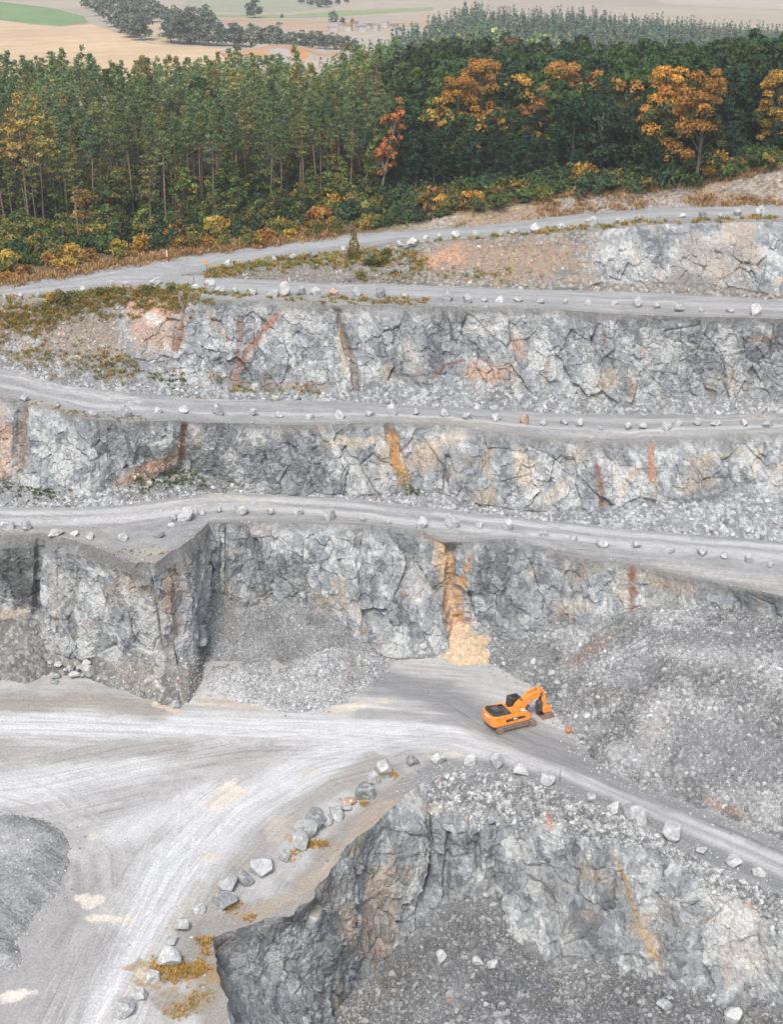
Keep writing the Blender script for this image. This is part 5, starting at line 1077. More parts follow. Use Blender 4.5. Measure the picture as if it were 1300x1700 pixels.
def pine(seed, H=21., cb=.56, R=2.2, needle=(.075, .105, .062), clumps=52, per=24, sz=.37, bark=True, red=1.):
    r = np.random.default_rng(seed); tr = Acc(); cr = Acc()
    bend = r.normal(size=2)*.35; zz = np.linspace(-.4, H*.97, 9); t = np.clip(zz/H, 0, 1)
    xs = bend[0]*np.sin(t*2.6)+r.normal()*.15*t; ys = bend[1]*np.sin(t*2.2)
    pts = list(zip(xs, ys, zz)); V, F = tube(pts, (.15*(1-t)**.8+.03), 7)
    tv = np.clip(V[:, 2]/H, 0, 1)[:, None]
    cl = np.array((.20, .15, .125))*(1-sstep(.25, .6, tv))+np.array((.34, .19, .12))*sstep(.25, .6, tv)*red+np.array((.2, .15, .12))*sstep(.25, .6, tv)*(1-red)
    tr.add(V, F, cl)
    for k in range(14):                                  # dead and living limbs
        h = r.uniform(cb*.8, .95); a = r.uniform(0, 6.28); L = R*r.uniform(.4, .8)*(1 if h > cb else .5)
        p0 = np.array([np.interp(h*H, zz, xs), np.interp(h*H, zz, ys), h*H]); p1 = p0+np.array([math.cos(a)*L, math.sin(a)*L, L*r.uniform(0, .4)])
        V, F = tube([p0, p1], [.05, .02], 4); tr.add(V, F, np.array((.17, .125, .1)))
    for k in range(clumps):
        u = r.random()**.8; h = cb+(1-cb)*u; rad = R*(math.sin(min(1, (h-cb)/(1-cb)*1.0+.12)*math.pi)**.6*.95+.12)*r.uniform(.35, 1.05)
        if h > .93: rad *= .6
        a = r.uniform(0, 6.28); z = h*H+r.uniform(-.3, .3)
        c0 = np.array([np.interp(z, zz, xs)+math.cos(a)*rad, np.interp(z, zz, ys)+math.sin(a)*rad, z])
        pp = c0+unit(r.normal(size=(per, 3)))*np.array([.85, .85, .3])*r.uniform(.4, 1., (per, 1))
        V, F = cards(pp, sz, (pp-c0)*np.array([1, 1, 1.])+np.array([math.cos(a)*.2, math.sin(a)*.2, .55]), r, .4)
        tone = r.uniform(.65, 1.35)
        cr.add(V, F, np.repeat(jit(np.asarray(needle)*tone, per, r), 4, 0))
    return tr.arr(), cr.arr()
def broad(seed, H=21., R=4.6, cb=.16, leaf=(.05, .075, .03), leaf2=None, mix=0., lobes=44, per=60, sz=.55, trunk=(.15, .135, .115), lean=0.):
    """leafy tree; leaf2 colours the upper outer leaves in the share mix"""
    r = np.random.default_rng(seed); tr = Acc(); cr = Acc()
    zz = np.linspace(-.5, H*.75, 6); t = np.clip(zz/H, 0, 1); lx = lean*zz
    V, F = tube(list(zip(lx+r.normal()*.3*t, r.normal()*.3*t, zz)), .34*(1-t)**.8*H/21+.04, 7); tr.add(V, F, np.asarray(trunk))
    cs = []
    for k in range(lobes):
        d = unit(r.normal(size=3)); u = r.uniform(.55, 1.)
        z = cb+(1-cb)*(.5+.5*d[2]*u); prof = (math.sin(math.pi*min(.97, (z-cb)/(1-cb)*.80+.17)))**.55
        a = math.atan2(d[1], d[0]); rad = R*prof*r.uniform(.45, .95)
        cs.append((np.array([math.cos(a)*rad+lean*z*H, math.sin(a)*rad, min(z*H, H-1.0)]), r.uniform(.9, 1.7)*R/4.6, a))
    for k, (c, lr, a) in enumerate(cs):
        if k % 4 == 0:
            z0 = c[2]*r.uniform(.45, .75); V, F = tube([(lean*z0, 0, z0), tuple(c*.5+np.array([lean*z0, 0, z0])*.5+r.normal(size=3)*.2), tuple(c)], [.12, .08, .03], 5); tr.add(V, F, np.asarray(trunk))
        d = unit(r.normal(size=(per, 3))); d[:, 2] = np.where(d[:, 2] < -.35, -d[:, 2], d[:, 2])
        pp = c+d*lr*r.uniform(.72, 1.08, (per, 1))*np.array([1.1, 1.1, .8])
        V, F = cards(pp, sz, d*1.1+np.array([0, 0, .35]), r, .8)
        tone = r.uniform(.7, 1.3); col = jit(np.asarray(leaf)*tone, per, r)
        if leaf2 is not None:
            hh = (c[2]/H-cb)/(1-cb); w = 1. if mix >= 1 else float(r.random() < mix*(.35+1.3*hh))
            if w: col = jit(np.asarray(leaf2)*r.uniform(.75, 1.25), per, r); g = r.random(per) < .10; col[g] = np.asarray(leaf)*1.3
        cr.add(V, F, np.repeat(col, 4, 0))
    return tr.arr(), cr.arr()
def spruce(seed, H=16., R=2.7, needle=(.05, .085, .055), n=300, sz=.62):
    r = np.random.default_rng(seed); h = 1-np.sqrt(1-r.random(n)*.998); h = .03+.97*h; a = r.uniform(0, 6.28, n); rad = R*(1-h)**1.*r.uniform(.55, 1.05, n)+.06
    pp = np.stack([np.cos(a)*rad, np.sin(a)*rad, h*H], -1)
    V, F = cards(pp, sz, np.stack([np.cos(a)*.6, np.sin(a)*.6, .9+0*a], -1), r, .6)
    return V, F, np.repeat(jit(needle, n, r, .35), 4, 0)
def bush(seed, R=1.7, H=2.3, leaf=(.07, .09, .03), leaf2=None, mix=.4, lobes=13, per=34, sz=.26):
    r = np.random.default_rng(seed); cr = Acc()
    for k in range(lobes):
        a = r.uniform(0, 6.28); rad = R*r.random()**.6*.75; z = H*r.uniform(.15, .8)*(1-.45*(rad/R)**2); c = np.array([math.cos(a)*rad, math.sin(a)*rad, z]); lr = R*r.uniform(.28, .48)
        d = unit(r.normal(size=(per, 3))); d[:, 2] = np.abs(d[:, 2])*.9-.15
        pp = c+d*lr*np.array([1, 1, 1.1])*r.uniform(.6, 1.15, (per, 1)); pp[:, 2] = np.maximum(pp[:, 2], .02)
        V, F = cards(pp, sz, d+np.array([0, 0, .5]), r, .7); lc = leaf2 if leaf2 is not None and r.random() < mix else leaf
        cr.add(V, F, np.repeat(jit(np.asarray(lc)*r.uniform(.7, 1.3), per, r), 4, 0))
    return cr.arr()
def two(name, pr, mt, mc): return (mesh_np(name+'_trunk', *pr[0][:2], M_BARK, pr[0][2]), mesh_np(name+'_crown', *pr[1][:2], mc, pr[1][2], smooth=False))
def plant_tree(name, me2, loc, s, label, cat, group=None, rz=None, tilt=(0, 0)):
    o = empty(name, loc, random.uniform(0, 6.28) if rz is None else rz); o.scale = (s, s, s*random.uniform(.95, 1.05)); o.rotation_euler = (tilt[0], tilt[1], o.rotation_euler[2])
    link('trunk', me2[0], o); link('crown', me2[1], o); tag(o, label, cat, group); return o
def hit(px, py):
    """where the line of sight through (px,py) meets the hill"""
    u = (px-650)/FPX; v = (py-850)/FPX; ry = CP-v*SP; rz = -SP-v*CP
    t = np.arange(235, 1500, .5); x, y, z = u*t, ry*t, CAMZ+rz*t
    ye = np.interp(x, eX, eY); k = np.argmax((z < GZ(x, y)) & (y > ye-1)); return float(x[k]), float(y[k]), float(GZ(x[k], y[k]))
def hit_top(px, py, h):
    u = (px-650)/FPX; v = (py-850)/FPX; ry = CP-v*SP; rz = -SP-v*CP
    t = np.arange(240, 1500, .5); x, y, z = u*t, ry*t, CAMZ+rz*t; k = np.argmax(z < GZ(x, y)+h); return float(x[k]), float(y[k]), float(GZ(x[k], y[k]))
random.seed(5); rng = np.random.default_rng(99)
NEED = [(.14, .185, .072), (.115, .168, .074), (.172, .192, .068), (.105, .16, .064), (.19, .19, .068), (.13, .182, .082)]
PINES = [two('pine', pine(900+i, H=19.5+.5*(i % 5), cb=.38+.07*(i*3 % 5), R=1.6+.17*(i*7 % 5), needle=NEED[i % 6], red=.3+.7*(i % 2), clumps=40+5*(i*5 % 6)), M_BARK, M_PINE) for i in range(14)]
LARCH = [two('larch', pine(930+i, H=19., cb=.42, R=2.0, needle=(.34, .26, .075), clumps=50, red=.2), M_BARK, M_PINE) for i in range(3)]
GREEN = [(.045, .09, .03), (.035, .075, .032), (.06, .105, .026), (.038, .078, .034), (.07, .115, .026)]
BROADS = [two('broadleaf', broad(950+i, H=20.+.7*(i % 4), R=4.3+.3*(i % 3), cb=.1+.05*(i % 3), leaf=GREEN[i % 5]), M_BARK, M_LEAF) for i in range(8)]
BRLOW = [two('broadleaf_low', broad(970+i, H=20.+.7*(i % 4), R=4.4+.3*(i % 3), cb=.02, leaf=[(.024, .05, .03), (.02, .045, .028), (.03, .056, .028)][i % 3], lobes=52), M_BARK, M_LEAF) for i in range(5)]
ORANGE = [two('orange_tree', broad(980+i, H=21., R=4.8, cb=.05, leaf=(.075, .1, .034), leaf2=[(.5, .25, .045), (.45, .23, .05), (.53, .31, .055)][i], mix=.68, sz=.29, per=170, lobes=58), M_BARK, M_LEAF) for i in range(3)]
OPART = [two('part_orange_tree', broad(985+i, H=20., R=4.6, cb=.12, leaf=(.055, .08, .032), leaf2=(.46, .25, .05), mix=.42), M_BARK, M_LEAF) for i in range(2)]
OLIVE = [two('olive_tree', broad(990+i, H=18., R=4.4, cb=.15, leaf=(.10, .105, .03), leaf2=(.17, .13, .035), mix=.3), M_BARK, M_LEAF) for i in range(2)]
YOUNG = [two('young_tree', broad(1000+i, H=9., R=2.7, cb=.08, leaf=[(.095, .14, .04), (.13, .155, .04), (.08, .13, .042)][i], leaf2=(.26, .19, .04), mix=.12, lobes=26, per=42, sz=.34), M_BARK, M_LEAF) for i in range(3)]

taken = []
PROT = []
def cap_height(x, y, z, h):
    """shorten a tree that would stand in front of one that stands out"""
    for px0, hw, ylim, yw in PROT:
        if y >= yw: continue
        px, _, _ = proj(np.array([[x, y, z]])); px = px[0]
        if abs(px-px0) < hw:
            _, py, dd = proj(np.array([[x, y, z+h]]))
            if py[0] < ylim: h -= (ylim-py[0])*dd[0]/FPX*1.02
    return h
def free(x, y, d):
    for a, b, r in taken:
        if (a-x)**2+(b-y)**2 < (d+r)**2: return False
    return True
# ---- trees that stand out
def top_tree(px, py, h, me, label, cat='tree', name='broadleaf_tree', keep=2.5, nominal=21., rz=None, group=None, hw=0, dy=0):
    x, y, z = hit_top(px, py, h)
    if hw: PROT.append((px, hw+16, py+dy, y))
    plant_tree(name, me, (x, y, z), h/nominal, label, cat, group, rz); taken.append((x, y, keep))
top_tree(1112, 97, 23, ORANGE[0], 'tallest bright orange tree, left half of the big orange pair', hw=50, dy=150)
top_tree(1172, 112, 22, ORANGE[2], 'bright orange yellow tree, right half of the big orange pair', hw=45, dy=110)
top_tree(800, 92, 22, ORANGE[1], 'orange tree whose top rises highest in the left orange group', hw=45, dy=85)
top_tree(762, 112, 21, ORANGE[0], 'orange tree on the left slope of the left orange group', hw=40, dy=75)
top_tree(725, 148, 19, OPART[0], 'half orange half green tree left of the left orange group', hw=30, dy=60)
top_tree(815, 150, 18, OPART[1], 'lower orange topped tree in front of the left orange group', keep=2, hw=30, dy=60)
top_tree(870, 92, 21, OPART[1], 'orange tipped tree right of the left orange group', hw=28, dy=35)
top_tree(935, 92, 21, ORANGE[1], 'broad flat topped orange tree in the middle of the leafy wood', hw=48, dy=45)
top_tree(985, 98, 20, OPART[0], 'green tree with orange crown right of the flat topped one', hw=26, dy=40)
top_tree(1045, 108, 20, OPART[1], 'dull orange tree just left of the big orange pair', hw=28, dy=45)
top_tree(888, 135, 17, OPART[0], 'narrow orange flecked tree in the dark front of the wood', keep=2, hw=24, dy=85)
top_tree(1300, 100, 18, ORANGE[1], 'orange brown tree at the right edge of the wood', hw=35, dy=60)
top_tree(845, 58, 20, two('brown_tree', broad(1010, R=5.4, cb=.2, leaf=(.13, .095, .04)), M_BARK, M_LEAF), 'round brownish tree rising above the back of the leafy wood', hw=35, dy=30)
for i, (px, py, by) in enumerate([(8, 190, 372), (30, 196, 366), (48, 178, 374), (72, 184, 371), (92, 215, 366), (-14, 195, 372)]):
    x, y, z = hit(px, by); d = proj(np.array([[x, y, z]]))[2][0]; h = (by-py)*d/FPX/.965
    plant_tree('larch_tree', LARCH[i % 3], (x, y, z), h/19., f'golden larch, {ordinal([2, 3, 4, 5, 6, 1][i])} from the left at the left edge of the wood', 'tree', 'golden larches at the left edge'); taken.append((x, y, 1.8)); PROT.append((px, 24, py+120, y))
top_tree(262, 165, 19, OLIVE[0], 'rounded leafy green tree among the pines left of centre', hw=28, dy=28)
top_tree(330, 128, 20, BROADS[2], 'darker round leafy tree among the pines near the centre', keep=4, hw=34, dy=26)
top_tree(372, 142, 20, OLIVE[1], 'olive leafy tree right of the dark round tree among pines', keep=3, hw=26, dy=28)
top_tree(660, 112, 19, BROADS[4], 'bright green leafy tree between pines and leafy wood', hw=26, dy=45)
for i, (px, py, sc_) in enumerate([(1082, 306, .42), (1140, 300, .5), (1172, 296, .42), (1215, 285, .5), (1118, 303, .36), (1288, 268, .4)]):
    x, y, z = hit(px, py); plant_tree('broadleaf_tree', BRLOW[i % 5], (x, y, z), sc_, f'low dark leafy tree, {ordinal([1, 3, 4, 5, 2, 6][i])} from the left under the orange crowns', 'tree', 'low trees under the orange crowns')
# leaning orange tree at the seam of the two woods
lean_me = two('leaning_tree', broad(1020, H=19., R=2.6, cb=.2, leaf=(.14, .11, .035), leaf2=(.55, .215, .07), mix=1., lobes=34, per=60, sz=.36, lean=.2, trunk=(.3, .28, .25)), M_BARK, M_LEAF)
x, y, z = hit(632, 322); plant_tree('broadleaf_tree', lean_me, (x, y, z), 1.05, 'slender leaning orange red tree where pines meet the dark leafy wood', 'tree', rz=.1); taken.append((x+1.5, y, 3.2)); taken.append((x+1, y-6, 4))
# golden young tree and tall front pines at the left
ylw = two('golden_tree', broad(1030, H=11., R=2.6, cb=.15, leaf=(.3, .19, .05), leaf2=(.36, .22, .05), mix=.5, lobes=26, per=42, sz=.34), M_BARK, M_LEAF)
x, y, z = hit(141, 400); plant_tree('broadleaf_tree', ylw, (x, y, z), 1., 'golden young tree behind the thin front pine at the left', 'tree'); taken.append((x, y, 2))
FRONT = [(131, 412, 262), (249, 398, 235), (112, 368, 262), (222, 365, 205), (275, 370, 215), (288, 350, 220), (318, 345, 210), (352, 360, 215), (47, 372, 258), (60, 378, 268), (22, 372, 262), (372, 330, 192), (412, 335, 195), (432, 325, 178), (448, 338, 190), (506, 352, 205), (532, 338, 185), (548, 335, 190), (566, 322, 182), (580, 330, 178), (596, 300, 170), (470, 330, 185), (395, 345, 205), (335, 335, 180), (240, 345, 195), (160, 352, 205), (184, 348, 190), (205, 338, 185)]
for i, (px, py, ty) in enumerate(sorted(FRONT)):
    x, y, z = hit(px, py); d = proj(np.array([[x, y, z]]))[2][0]; h = (py-ty)*d/FPX/.965
    plant_tree('pine_tree', PINES[i % 14], (x, y, z), h/21., f'bare trunked pine, {ordinal(i+1)} from the left in the front row of the pine wood', 'pine tree', 'front row of the pine wood', tilt=(random.uniform(-.03, .03), random.uniform(-.05, .05))); taken.append((x, y, 1.1))
# ---- the rest of the pine wood
front_px = lut((-150, 372), (0, 366), (130, 372), (250, 362), (350, 352), (450, 345), (600, 318), (650, 308), (700, 300))
frX, frY = [], []
for p_ in range(-140, 720, 20): a = hit(p_, float(front_px(p_))); frX.append(a[0]); frY.append(a[1])
cand = []
for yy in np.arange(262, 478, 5.):
    for xx in np.arange(-135, 40, 5.):
        x = xx+rng.uniform(-2.4, 2.4); y = yy+rng.uniform(-2.4, 2.4)
        if y < np.interp(x, frX, frY)+1: continue
        if y > 470+8*math.sin(x*.1): continue
        px = proj(np.array([[x, y, float(GZ(x, y)+15)]]))[0][0]
        seam = 628+.16*(y-300)+18*math.sin(y*.15)
        if px < -125 or px > seam or not free(x, y, 1.3): continue
        cand.append((y, x))
cand.sort(); low = []; LOWP = [pine(1100+i, H=20.5, cb=.5, R=2.3, needle=NEED[i % 6], clumps=42, per=11, sz=.52)[1] for i in range(6)]
for k, (y, x) in enumerate(cand):
    z = float(GZ(x, y)); s = random.triangular(.62, 1.14, 1.0); s = cap_height(x, y, z, s*20.5)/20.5
    if s < .45: continue
    if k < 268:
        px = proj(np.array([[x, y, z]]))[0][0]
        part = 'left' if px < 210 else 'middle' if px < 420 else 'right'
        plant_tree('pine_tree', random.choice(PINES), (x, y, z), s, f'dark green pine packed among others in the {part} third of the pine wood', 'pine tree', f'pines packed in the {part} third of the pine wood', tilt=(random.uniform(-.03, .03), random.uniform(-.03, .03)))
    else: low.append((x, y, z, s))
def merge(lib, places, name, label, mat, cat, vary=.25, tint=None):
    A = Acc()
    for x, y, z, s in places:
        V, F, C = random.choice(lib); a = random.uniform(0, 6.28); ca, sa = math.cos(a)*s, math.sin(a)*s
        W = np.stack([V[:, 0]*ca-V[:, 1]*sa+x, V[:, 0]*sa+V[:, 1]*ca+y, V[:, 2]*s*random.uniform(.92, 1.08)+z], -1)
        A.add(W, F, C*random.uniform(1-vary, 1+vary)*(np.array([random.uniform(.85, 1.25), 1, random.uniform(.85, 1.05)])))
    V, F, C = A.arr(); o = link(name, mesh_np(name, V, F, mat, np.clip(C, 0, .6), smooth=False)); tag(o, label, cat, kind='stuff'); print(name, len(places), len(F)); return o
merge(LOWP, low, 'pine_wood', 'mass of green pine crowns filling the back of the pine wood', M_PINE, 'wood')
# ---- leafy wood
lf_px = lut((600, 345), (640, 330), (700, 326), (800, 308), (900, 300), (1000, 297), (1100, 289), (1200, 270), (1300, 252), (1450, 240))
lfX, lfY = [], []
for p_ in range(600, 1440, 20): a = hit(p_, float(lf_px(p_))); lfX.append(a[0]); lfY.append(a[1])
cand = []
for yy in np.arange(262, 440, 6.3):
    for xx in np.arange(-20, 160, 6.3):
        x = xx+rng.uniform(-2.4, 2.4); y = yy+rng.uniform(-2.4, 2.4); yf = np.interp(x, lfX, lfY)
        if y < yf: continue
        px = proj(np.array([[x, y, float(GZ(x, y)+15)]]))[0][0]
        if px > 1390 or px < 632+.16*(y-300)+18*math.sin(y*.15) or not free(x, y, 2.2): continue
        cand.append((y-yf, x, y))
cand.sort(); low2 = []; NPLACED = 0
LOWB = [broad(1200+i, H=17.+i % 3, R=4.2, cb=.35, leaf=[(.05, .08, .034), (.06, .088, .03), (.045, .074, .036)][i % 3], lobes=26, per=16, sz=.95)[1] for i in range(5)]
cnt = 0
for d, x, y in cand:
    z = float(GZ(x, y)); px, py_, _ = proj(np.array([[x, y, z+16]])); px = px[0]
    if cnt < 230:
        if d < 9: me, lb, gp, s = random.choice(BRLOW), 'dark leafy tree clothed to the ground at the front of the leafy wood', 'dark front trees of the leafy wood', random.uniform(.66, .95)
        else:
            side = 'left' if px < 900 else 'middle' if px < 1120 else 'right'
            me, lb, gp, s = random.choice(BROADS), f'green leafy tree crowded behind the front in the {side} of the leafy wood', f'crowded trees in the {side} of the leafy wood', random.uniform(.78, 1.0)
        s = cap_height(x, y, z, s*21)/21
        if s < .3: continue
        plant_tree('broadleaf_tree', me, (x, y, z), s, lb, 'tree', gp); cnt += 1
    else: low2.append((x, y, z, random.uniform(.85, 1.05)))
if low2: merge(LOWB, low2, 'leafy_wood', 'mass of green crowns at the back of the leafy wood', M_LEAF, 'wood')
# ---- wood on the far hill
far = []
SPR = [spruce(1300+i, needle=[(.23, .32, .26), (.21, .30, .25), (.25, .34, .25), (.23, .31, .27)][i % 4]) for i in range(6)]  # needles paler than real spruce: distance haze is put into their colour
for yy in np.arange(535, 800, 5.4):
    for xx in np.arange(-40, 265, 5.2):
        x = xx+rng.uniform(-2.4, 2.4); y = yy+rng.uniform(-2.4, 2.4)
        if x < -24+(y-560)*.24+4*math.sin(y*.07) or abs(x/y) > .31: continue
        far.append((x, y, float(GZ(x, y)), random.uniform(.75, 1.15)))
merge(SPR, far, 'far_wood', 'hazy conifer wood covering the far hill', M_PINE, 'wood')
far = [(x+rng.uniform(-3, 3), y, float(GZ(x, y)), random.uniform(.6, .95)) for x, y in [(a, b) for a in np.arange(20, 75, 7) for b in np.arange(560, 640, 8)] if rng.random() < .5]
merge([broad(1320+i, H=19, R=4.5, cb=.2, leaf=(.25, .34, .15), lobes=20, per=12, sz=1.2)[1] for i in range(3)], far, 'far_wood', 'paler leafy patch inside the far conifer wood', M_LEAF, 'wood')  # leaf colour lightened too, with the far hill's haze painted in
print('woods', time.time()-T0)
# ---- shrubs
SHR = {'green': [bush(1400+i, leaf=(.085, .13, .04)) for i in range(3)], 'olive': [bush(1410+i, leaf=(.15, .165, .045), leaf2=(.24, .19, .045)) for i in range(3)], 'golden brown': [bush(1420+i, leaf=(.38, .25, .05), leaf2=(.4, .2, .04)) for i in range(3)], 'dark green': [bush(1430+i, leaf=(.055, .095, .045)) for i in range(2)], 'rust': [bush(1440+i, leaf=(.3, .15, .045), leaf2=(.27, .18, .05)) for i in range(2)]}
SHM = {k: [mesh_np('shrub_foliage', a[0], a[1], M_LEAF, a[2], smooth=False) for a in v] for k, v in SHR.items()}
def shrub(loc, s, kind, label, group=None, h=1.):
    o = link('shrub', random.choice(SHM[kind])); o.location = loc; o.rotation_euler = (0, 0, random.uniform(0, 6.28)); o.scale = (s, s, s*h); tag(o, label, 'shrub', group)
edge = []
for px in np.arange(-50, 1370, 11.):
    e = float(E1(px)); top = np.interp(px, [0, 130, 250, 350, 450, 600, 700, 800, 900, 1000, 1100, 1200, 1300], [368, 392, 385, 362, 350, 325, 332, 318, 310, 304, 296, 278, 260]); lo_ = np.interp(px, [0, 150, 250, 350, 400, 480, 560, 640, 700, 800, 900, 1000, 1100, 1200, 1300], [470, 446, 422, 412, 412, 400, 388, 378, 370, 350, 336, 326, 318, 302, 282])
    for k in range(max(1, int((lo_-top)/15+.5))):
        edge.append((px+rng.uniform(-5, 5), lo_-(lo_-top)*rng.random()**1.25))
random.shuffle(edge); print('shrubs', len(edge)); edge = edge[:295]
KN = 0; cnts = {}
for px, py in edge:
    x, y, z = hit(px, py)
    nearroad = py > np.interp(px, [0, 200, 400, 600, 1300], [440, 420, 398, 370, 300])
    if px < 640: kind = random.choices(['golden brown', 'olive', 'green', 'rust', 'dark green'], [.5, .3, .06, .12, .02] if nearroad else [.06, .3, .4, .03, .21])[0]
    else: kind = random.choices(['golden brown', 'olive', 'green', 'rust', 'dark green'], [.1, .2, .35, .03, .32])[0]
    s = random.uniform(.8, 1.5)*(1. if nearroad else 1.35)
    zone = 'left of the marker post' if px < 277 else 'between marker post and leaning tree' if px < 632 else 'below the dark leafy wood' if px < 1000 else 'below the big orange trees'
    lb = f'{kind} shrub in the thicket {zone}'
    shrub((x, y, z-.1), s, kind, lb, f'{kind} shrubs in the thicket {zone}', random.uniform(.85, 1.3))
YT = [(75, 425), (105, 415), (200, 400), (320, 380), (300, 395), (385, 372), (400, 360), (470, 368), (455, 378), (540, 352), (505, 372), (180, 415), (610, 345), (355, 378), (240, 410), (570, 350), (430, 385), (522, 360)]
for i, (px, py) in enumerate(sorted(YT)):
    x, y, z = hit(px, py); plant_tree('young_tree', YOUNG[i % 3], (x, y, z), random.uniform(.75, 1.05), f'leafy green young tree, {ordinal(i+1)} from the left in front of the pines', 'tree', 'young trees in front of the pines')
for k in range(64):
    px, py = rng.uniform(-30, 640), 0.; py = np.interp(px, [0, 200, 400, 600], [352, 345, 326, 300])+rng.uniform(-16, 26)
    x, y, z = hit(px, py); part = 'left' if px < 210 else 'middle' if px < 420 else 'right'
    plant_tree('young_tree', YOUNG[k % 3], (x, y, z), random.uniform(.7, 1.35), f'leafy young tree under the pines in the {part} third of the pine wood', 'tree', f'young trees under the pines, {part} third')
# ---- bushes on the benches
SM = mesh_np('small_conifer_foliage', *spruce(1500, H=6.8, R=1.3, needle=(.24, .2, .05), n=330, sz=.32), smooth=False) if False else None
cv, cf, cc = spruce(1500, H=6.8, R=1.35, needle=(.26, .2, .045), n=420, sz=.3)
z_ = float(Z1(587))-.4; q = at(587, 426, z_)
sc_ = empty('young_conifer', tuple(q)); tag(sc_, 'yellowing pointed young conifer on the bank between the two roads', 'tree')
link('crown', mesh_np('conifer_crown', cv, cf, M_LEAF, cc, smooth=False), sc_); V, F = tube([(0, 0, -.3), (0, 0, 5.8)], [.1, .03], 6); link('trunk', mesh_np('conifer_trunk', V, F, M_BARK, np.full((len(V), 3), .12)), sc_)
def surf_at(S, px, py):
    k = np.argmin((S['px']-px)**2+(S['py']-py)**2); return S['P'].reshape(-1, 3)[k]
for S, px, py, s, kind, lb in [(FD, 628, 440, 1.15, 'olive', 'largest olive bush on the bank right of the pointed conifer'), (FD, 612, 440, .9, 'green', 'green bush on the bank touching the pointed conifer'), (FD, 640, 428, .8, 'olive', 'olive bush on the bank beside the pale boulders'), (FD, 600, 462, .7, 'olive', 'low bush at the foot of the bank by the second road'), (FD, 652, 455, .6, 'green', 'small green bush low on the earth bank'),
                               (FC, 105, 505, 1.25, 'olive', 'largest olive bush on the overgrown slope at the left'), (FC, 130, 498, .9, 'olive', 'olive bush right of the largest on the overgrown slope'), (FC, 85, 500, .8, 'golden brown', 'golden bush left of the largest on the overgrown slope'), (FC, 120, 522, .6, 'olive', 'small bush below the largest on the overgrown slope'), (FC, 165, 488, .6, 'olive', 'olive bush at the brink beside the second road'), (FC, 245, 487, .75, 'olive', 'low olive bush by the large boulder of the second road'), (FC, 285, 484, .8, 'olive', 'yellowish bush right of the large boulder on the second road')]:
    shrub(tuple(surf_at(S, px, py)+np.array([0, 0, -.15])), s, kind, lb)
# ---- weeds and grass (uncountable)
def tufts(name, label, pts, cols, size, per=15, cat='weeds', h=1.):
    n = len(pts); N_ = n*per; c = np.repeat(pts, per, 0); r = rng; s = np.repeat(size, per)
    a = r.uniform(0, 6.28, N_); ln = r.uniform(.2, .9, N_); d = np.stack([np.cos(a)*ln, np.sin(a)*ln, np.full(N_, h)], -1); off = np.stack([np.cos(a), np.sin(a), 0*a], -1)*(s*r.uniform(0, .5, N_))[:, None]
    w = np.stack([-np.sin(a), np.cos(a), 0*a], -1)*(s*.085)[:, None]; b = c+off; t = b+d*(s*r.uniform(.6, 1.2, N_))[:, None]; m = (b+t)/2
    V = np.stack([b-np.array([0, 0, .05]), m+w, t, m-w], 1).reshape(-1, 3)
    col = np.asarray(cols)[r.integers(0, len(cols), n)]; C = np.repeat(np.repeat(col, per, 0)*r.uniform(.65, 1.4, (N_, 1)), 4, 0)
    o = link(name, mesh_np(name, V, np.arange(4*N_, dtype=np.int32).reshape(-1, 4), M_LEAF, np.clip(C, 0, .6), smooth=False)); tag(o, label, cat, kind='stuff')
YEL = [(.38, .26, .05), (.3, .25, .06), (.4, .22, .05), (.2, .21, .055)]; GRN = [(.12, .16, .04), (.17, .18, .045), (.1, .13, .04)]; ORN = [(.48, .26, .07), (.42, .22, .06), (.36, .26, .08), (.3, .26, .08)]; DRY = [(.5, .36, .14), (.45, .3, .11), (.52, .38, .18), (.36, .22, .09)]
def region(S, pts, w, nz=.7, seed=0):
    d, _, _ = segdist(S['px'], S['py'], pts); P = S['P']; return sstep(1.3, .2, d/w+nz*fbm(P/2.2, 700+seed, 3))*vis(S)*(area_w(S))
def clump(S, w, n, k=3, sp=.5):
    c = pick(S, n, w); return np.repeat(c, k, 0)+rng.normal(size=(n*k, 3))*np.array([sp, sp, .03])
p1 = np.concatenate([clump(FC, region(FC, [(-60, 520), (60, 530), (140, 500), (240, 488), (330, 487)], 30), 760), clump(FC, region(FC, [(-40, 570), (90, 590), (200, 610)], 30), 220, 2), clump(R2, region(R2, [(-60, 502), (60, 497), (150, 486), (300, 480), (420, 492), (560, 500), (700, 502)], 6), 170, 2, .3), clump(FC, region(FC, [(300, 620), (400, 640), (560, 645)], 16), 50, 2)])
tufts('weeds', 'yellow and olive weeds overgrowing the slope below the second road', p1, YEL, rng.uniform(.25, .75, len(p1)))
p1 = np.concatenate([clump(FD, region(FD, [(345, 452), (450, 440), (560, 430), (680, 425), (700, 440)], 14), 300), clump(FD, region(FD, [(600, 460), (700, 455), (860, 455)], 12), 60, 2), clump(R1, region(R1, [(350, 450), (450, 432), (560, 420), (700, 405), (1050, 372), (1290, 362)], 4), 170, 2, .3)])
tufts('weeds', 'yellow weeds along the bank between the top and second roads', p1, YEL+[(.14, .14, .04)], rng.uniform(.25, .8, len(p1)))
p1 = np.concatenate([clump(FB, region(FB, [(235, 800), (290, 790), (325, 800)], 16), 110), clump(FB, region(FB, [(10, 800), (40, 815), (100, 825)], 18), 60), clump(FB, region(FB, [(685, 815), (700, 820)], 8), 14), clump(FC, region(FC, [(170, 600), (210, 615), (300, 635)], 10), 40)])
tufts('weeds', 'small green weeds on the scree of the middle bench', p1, GRN, rng.uniform(.2, .5, len(p1)))
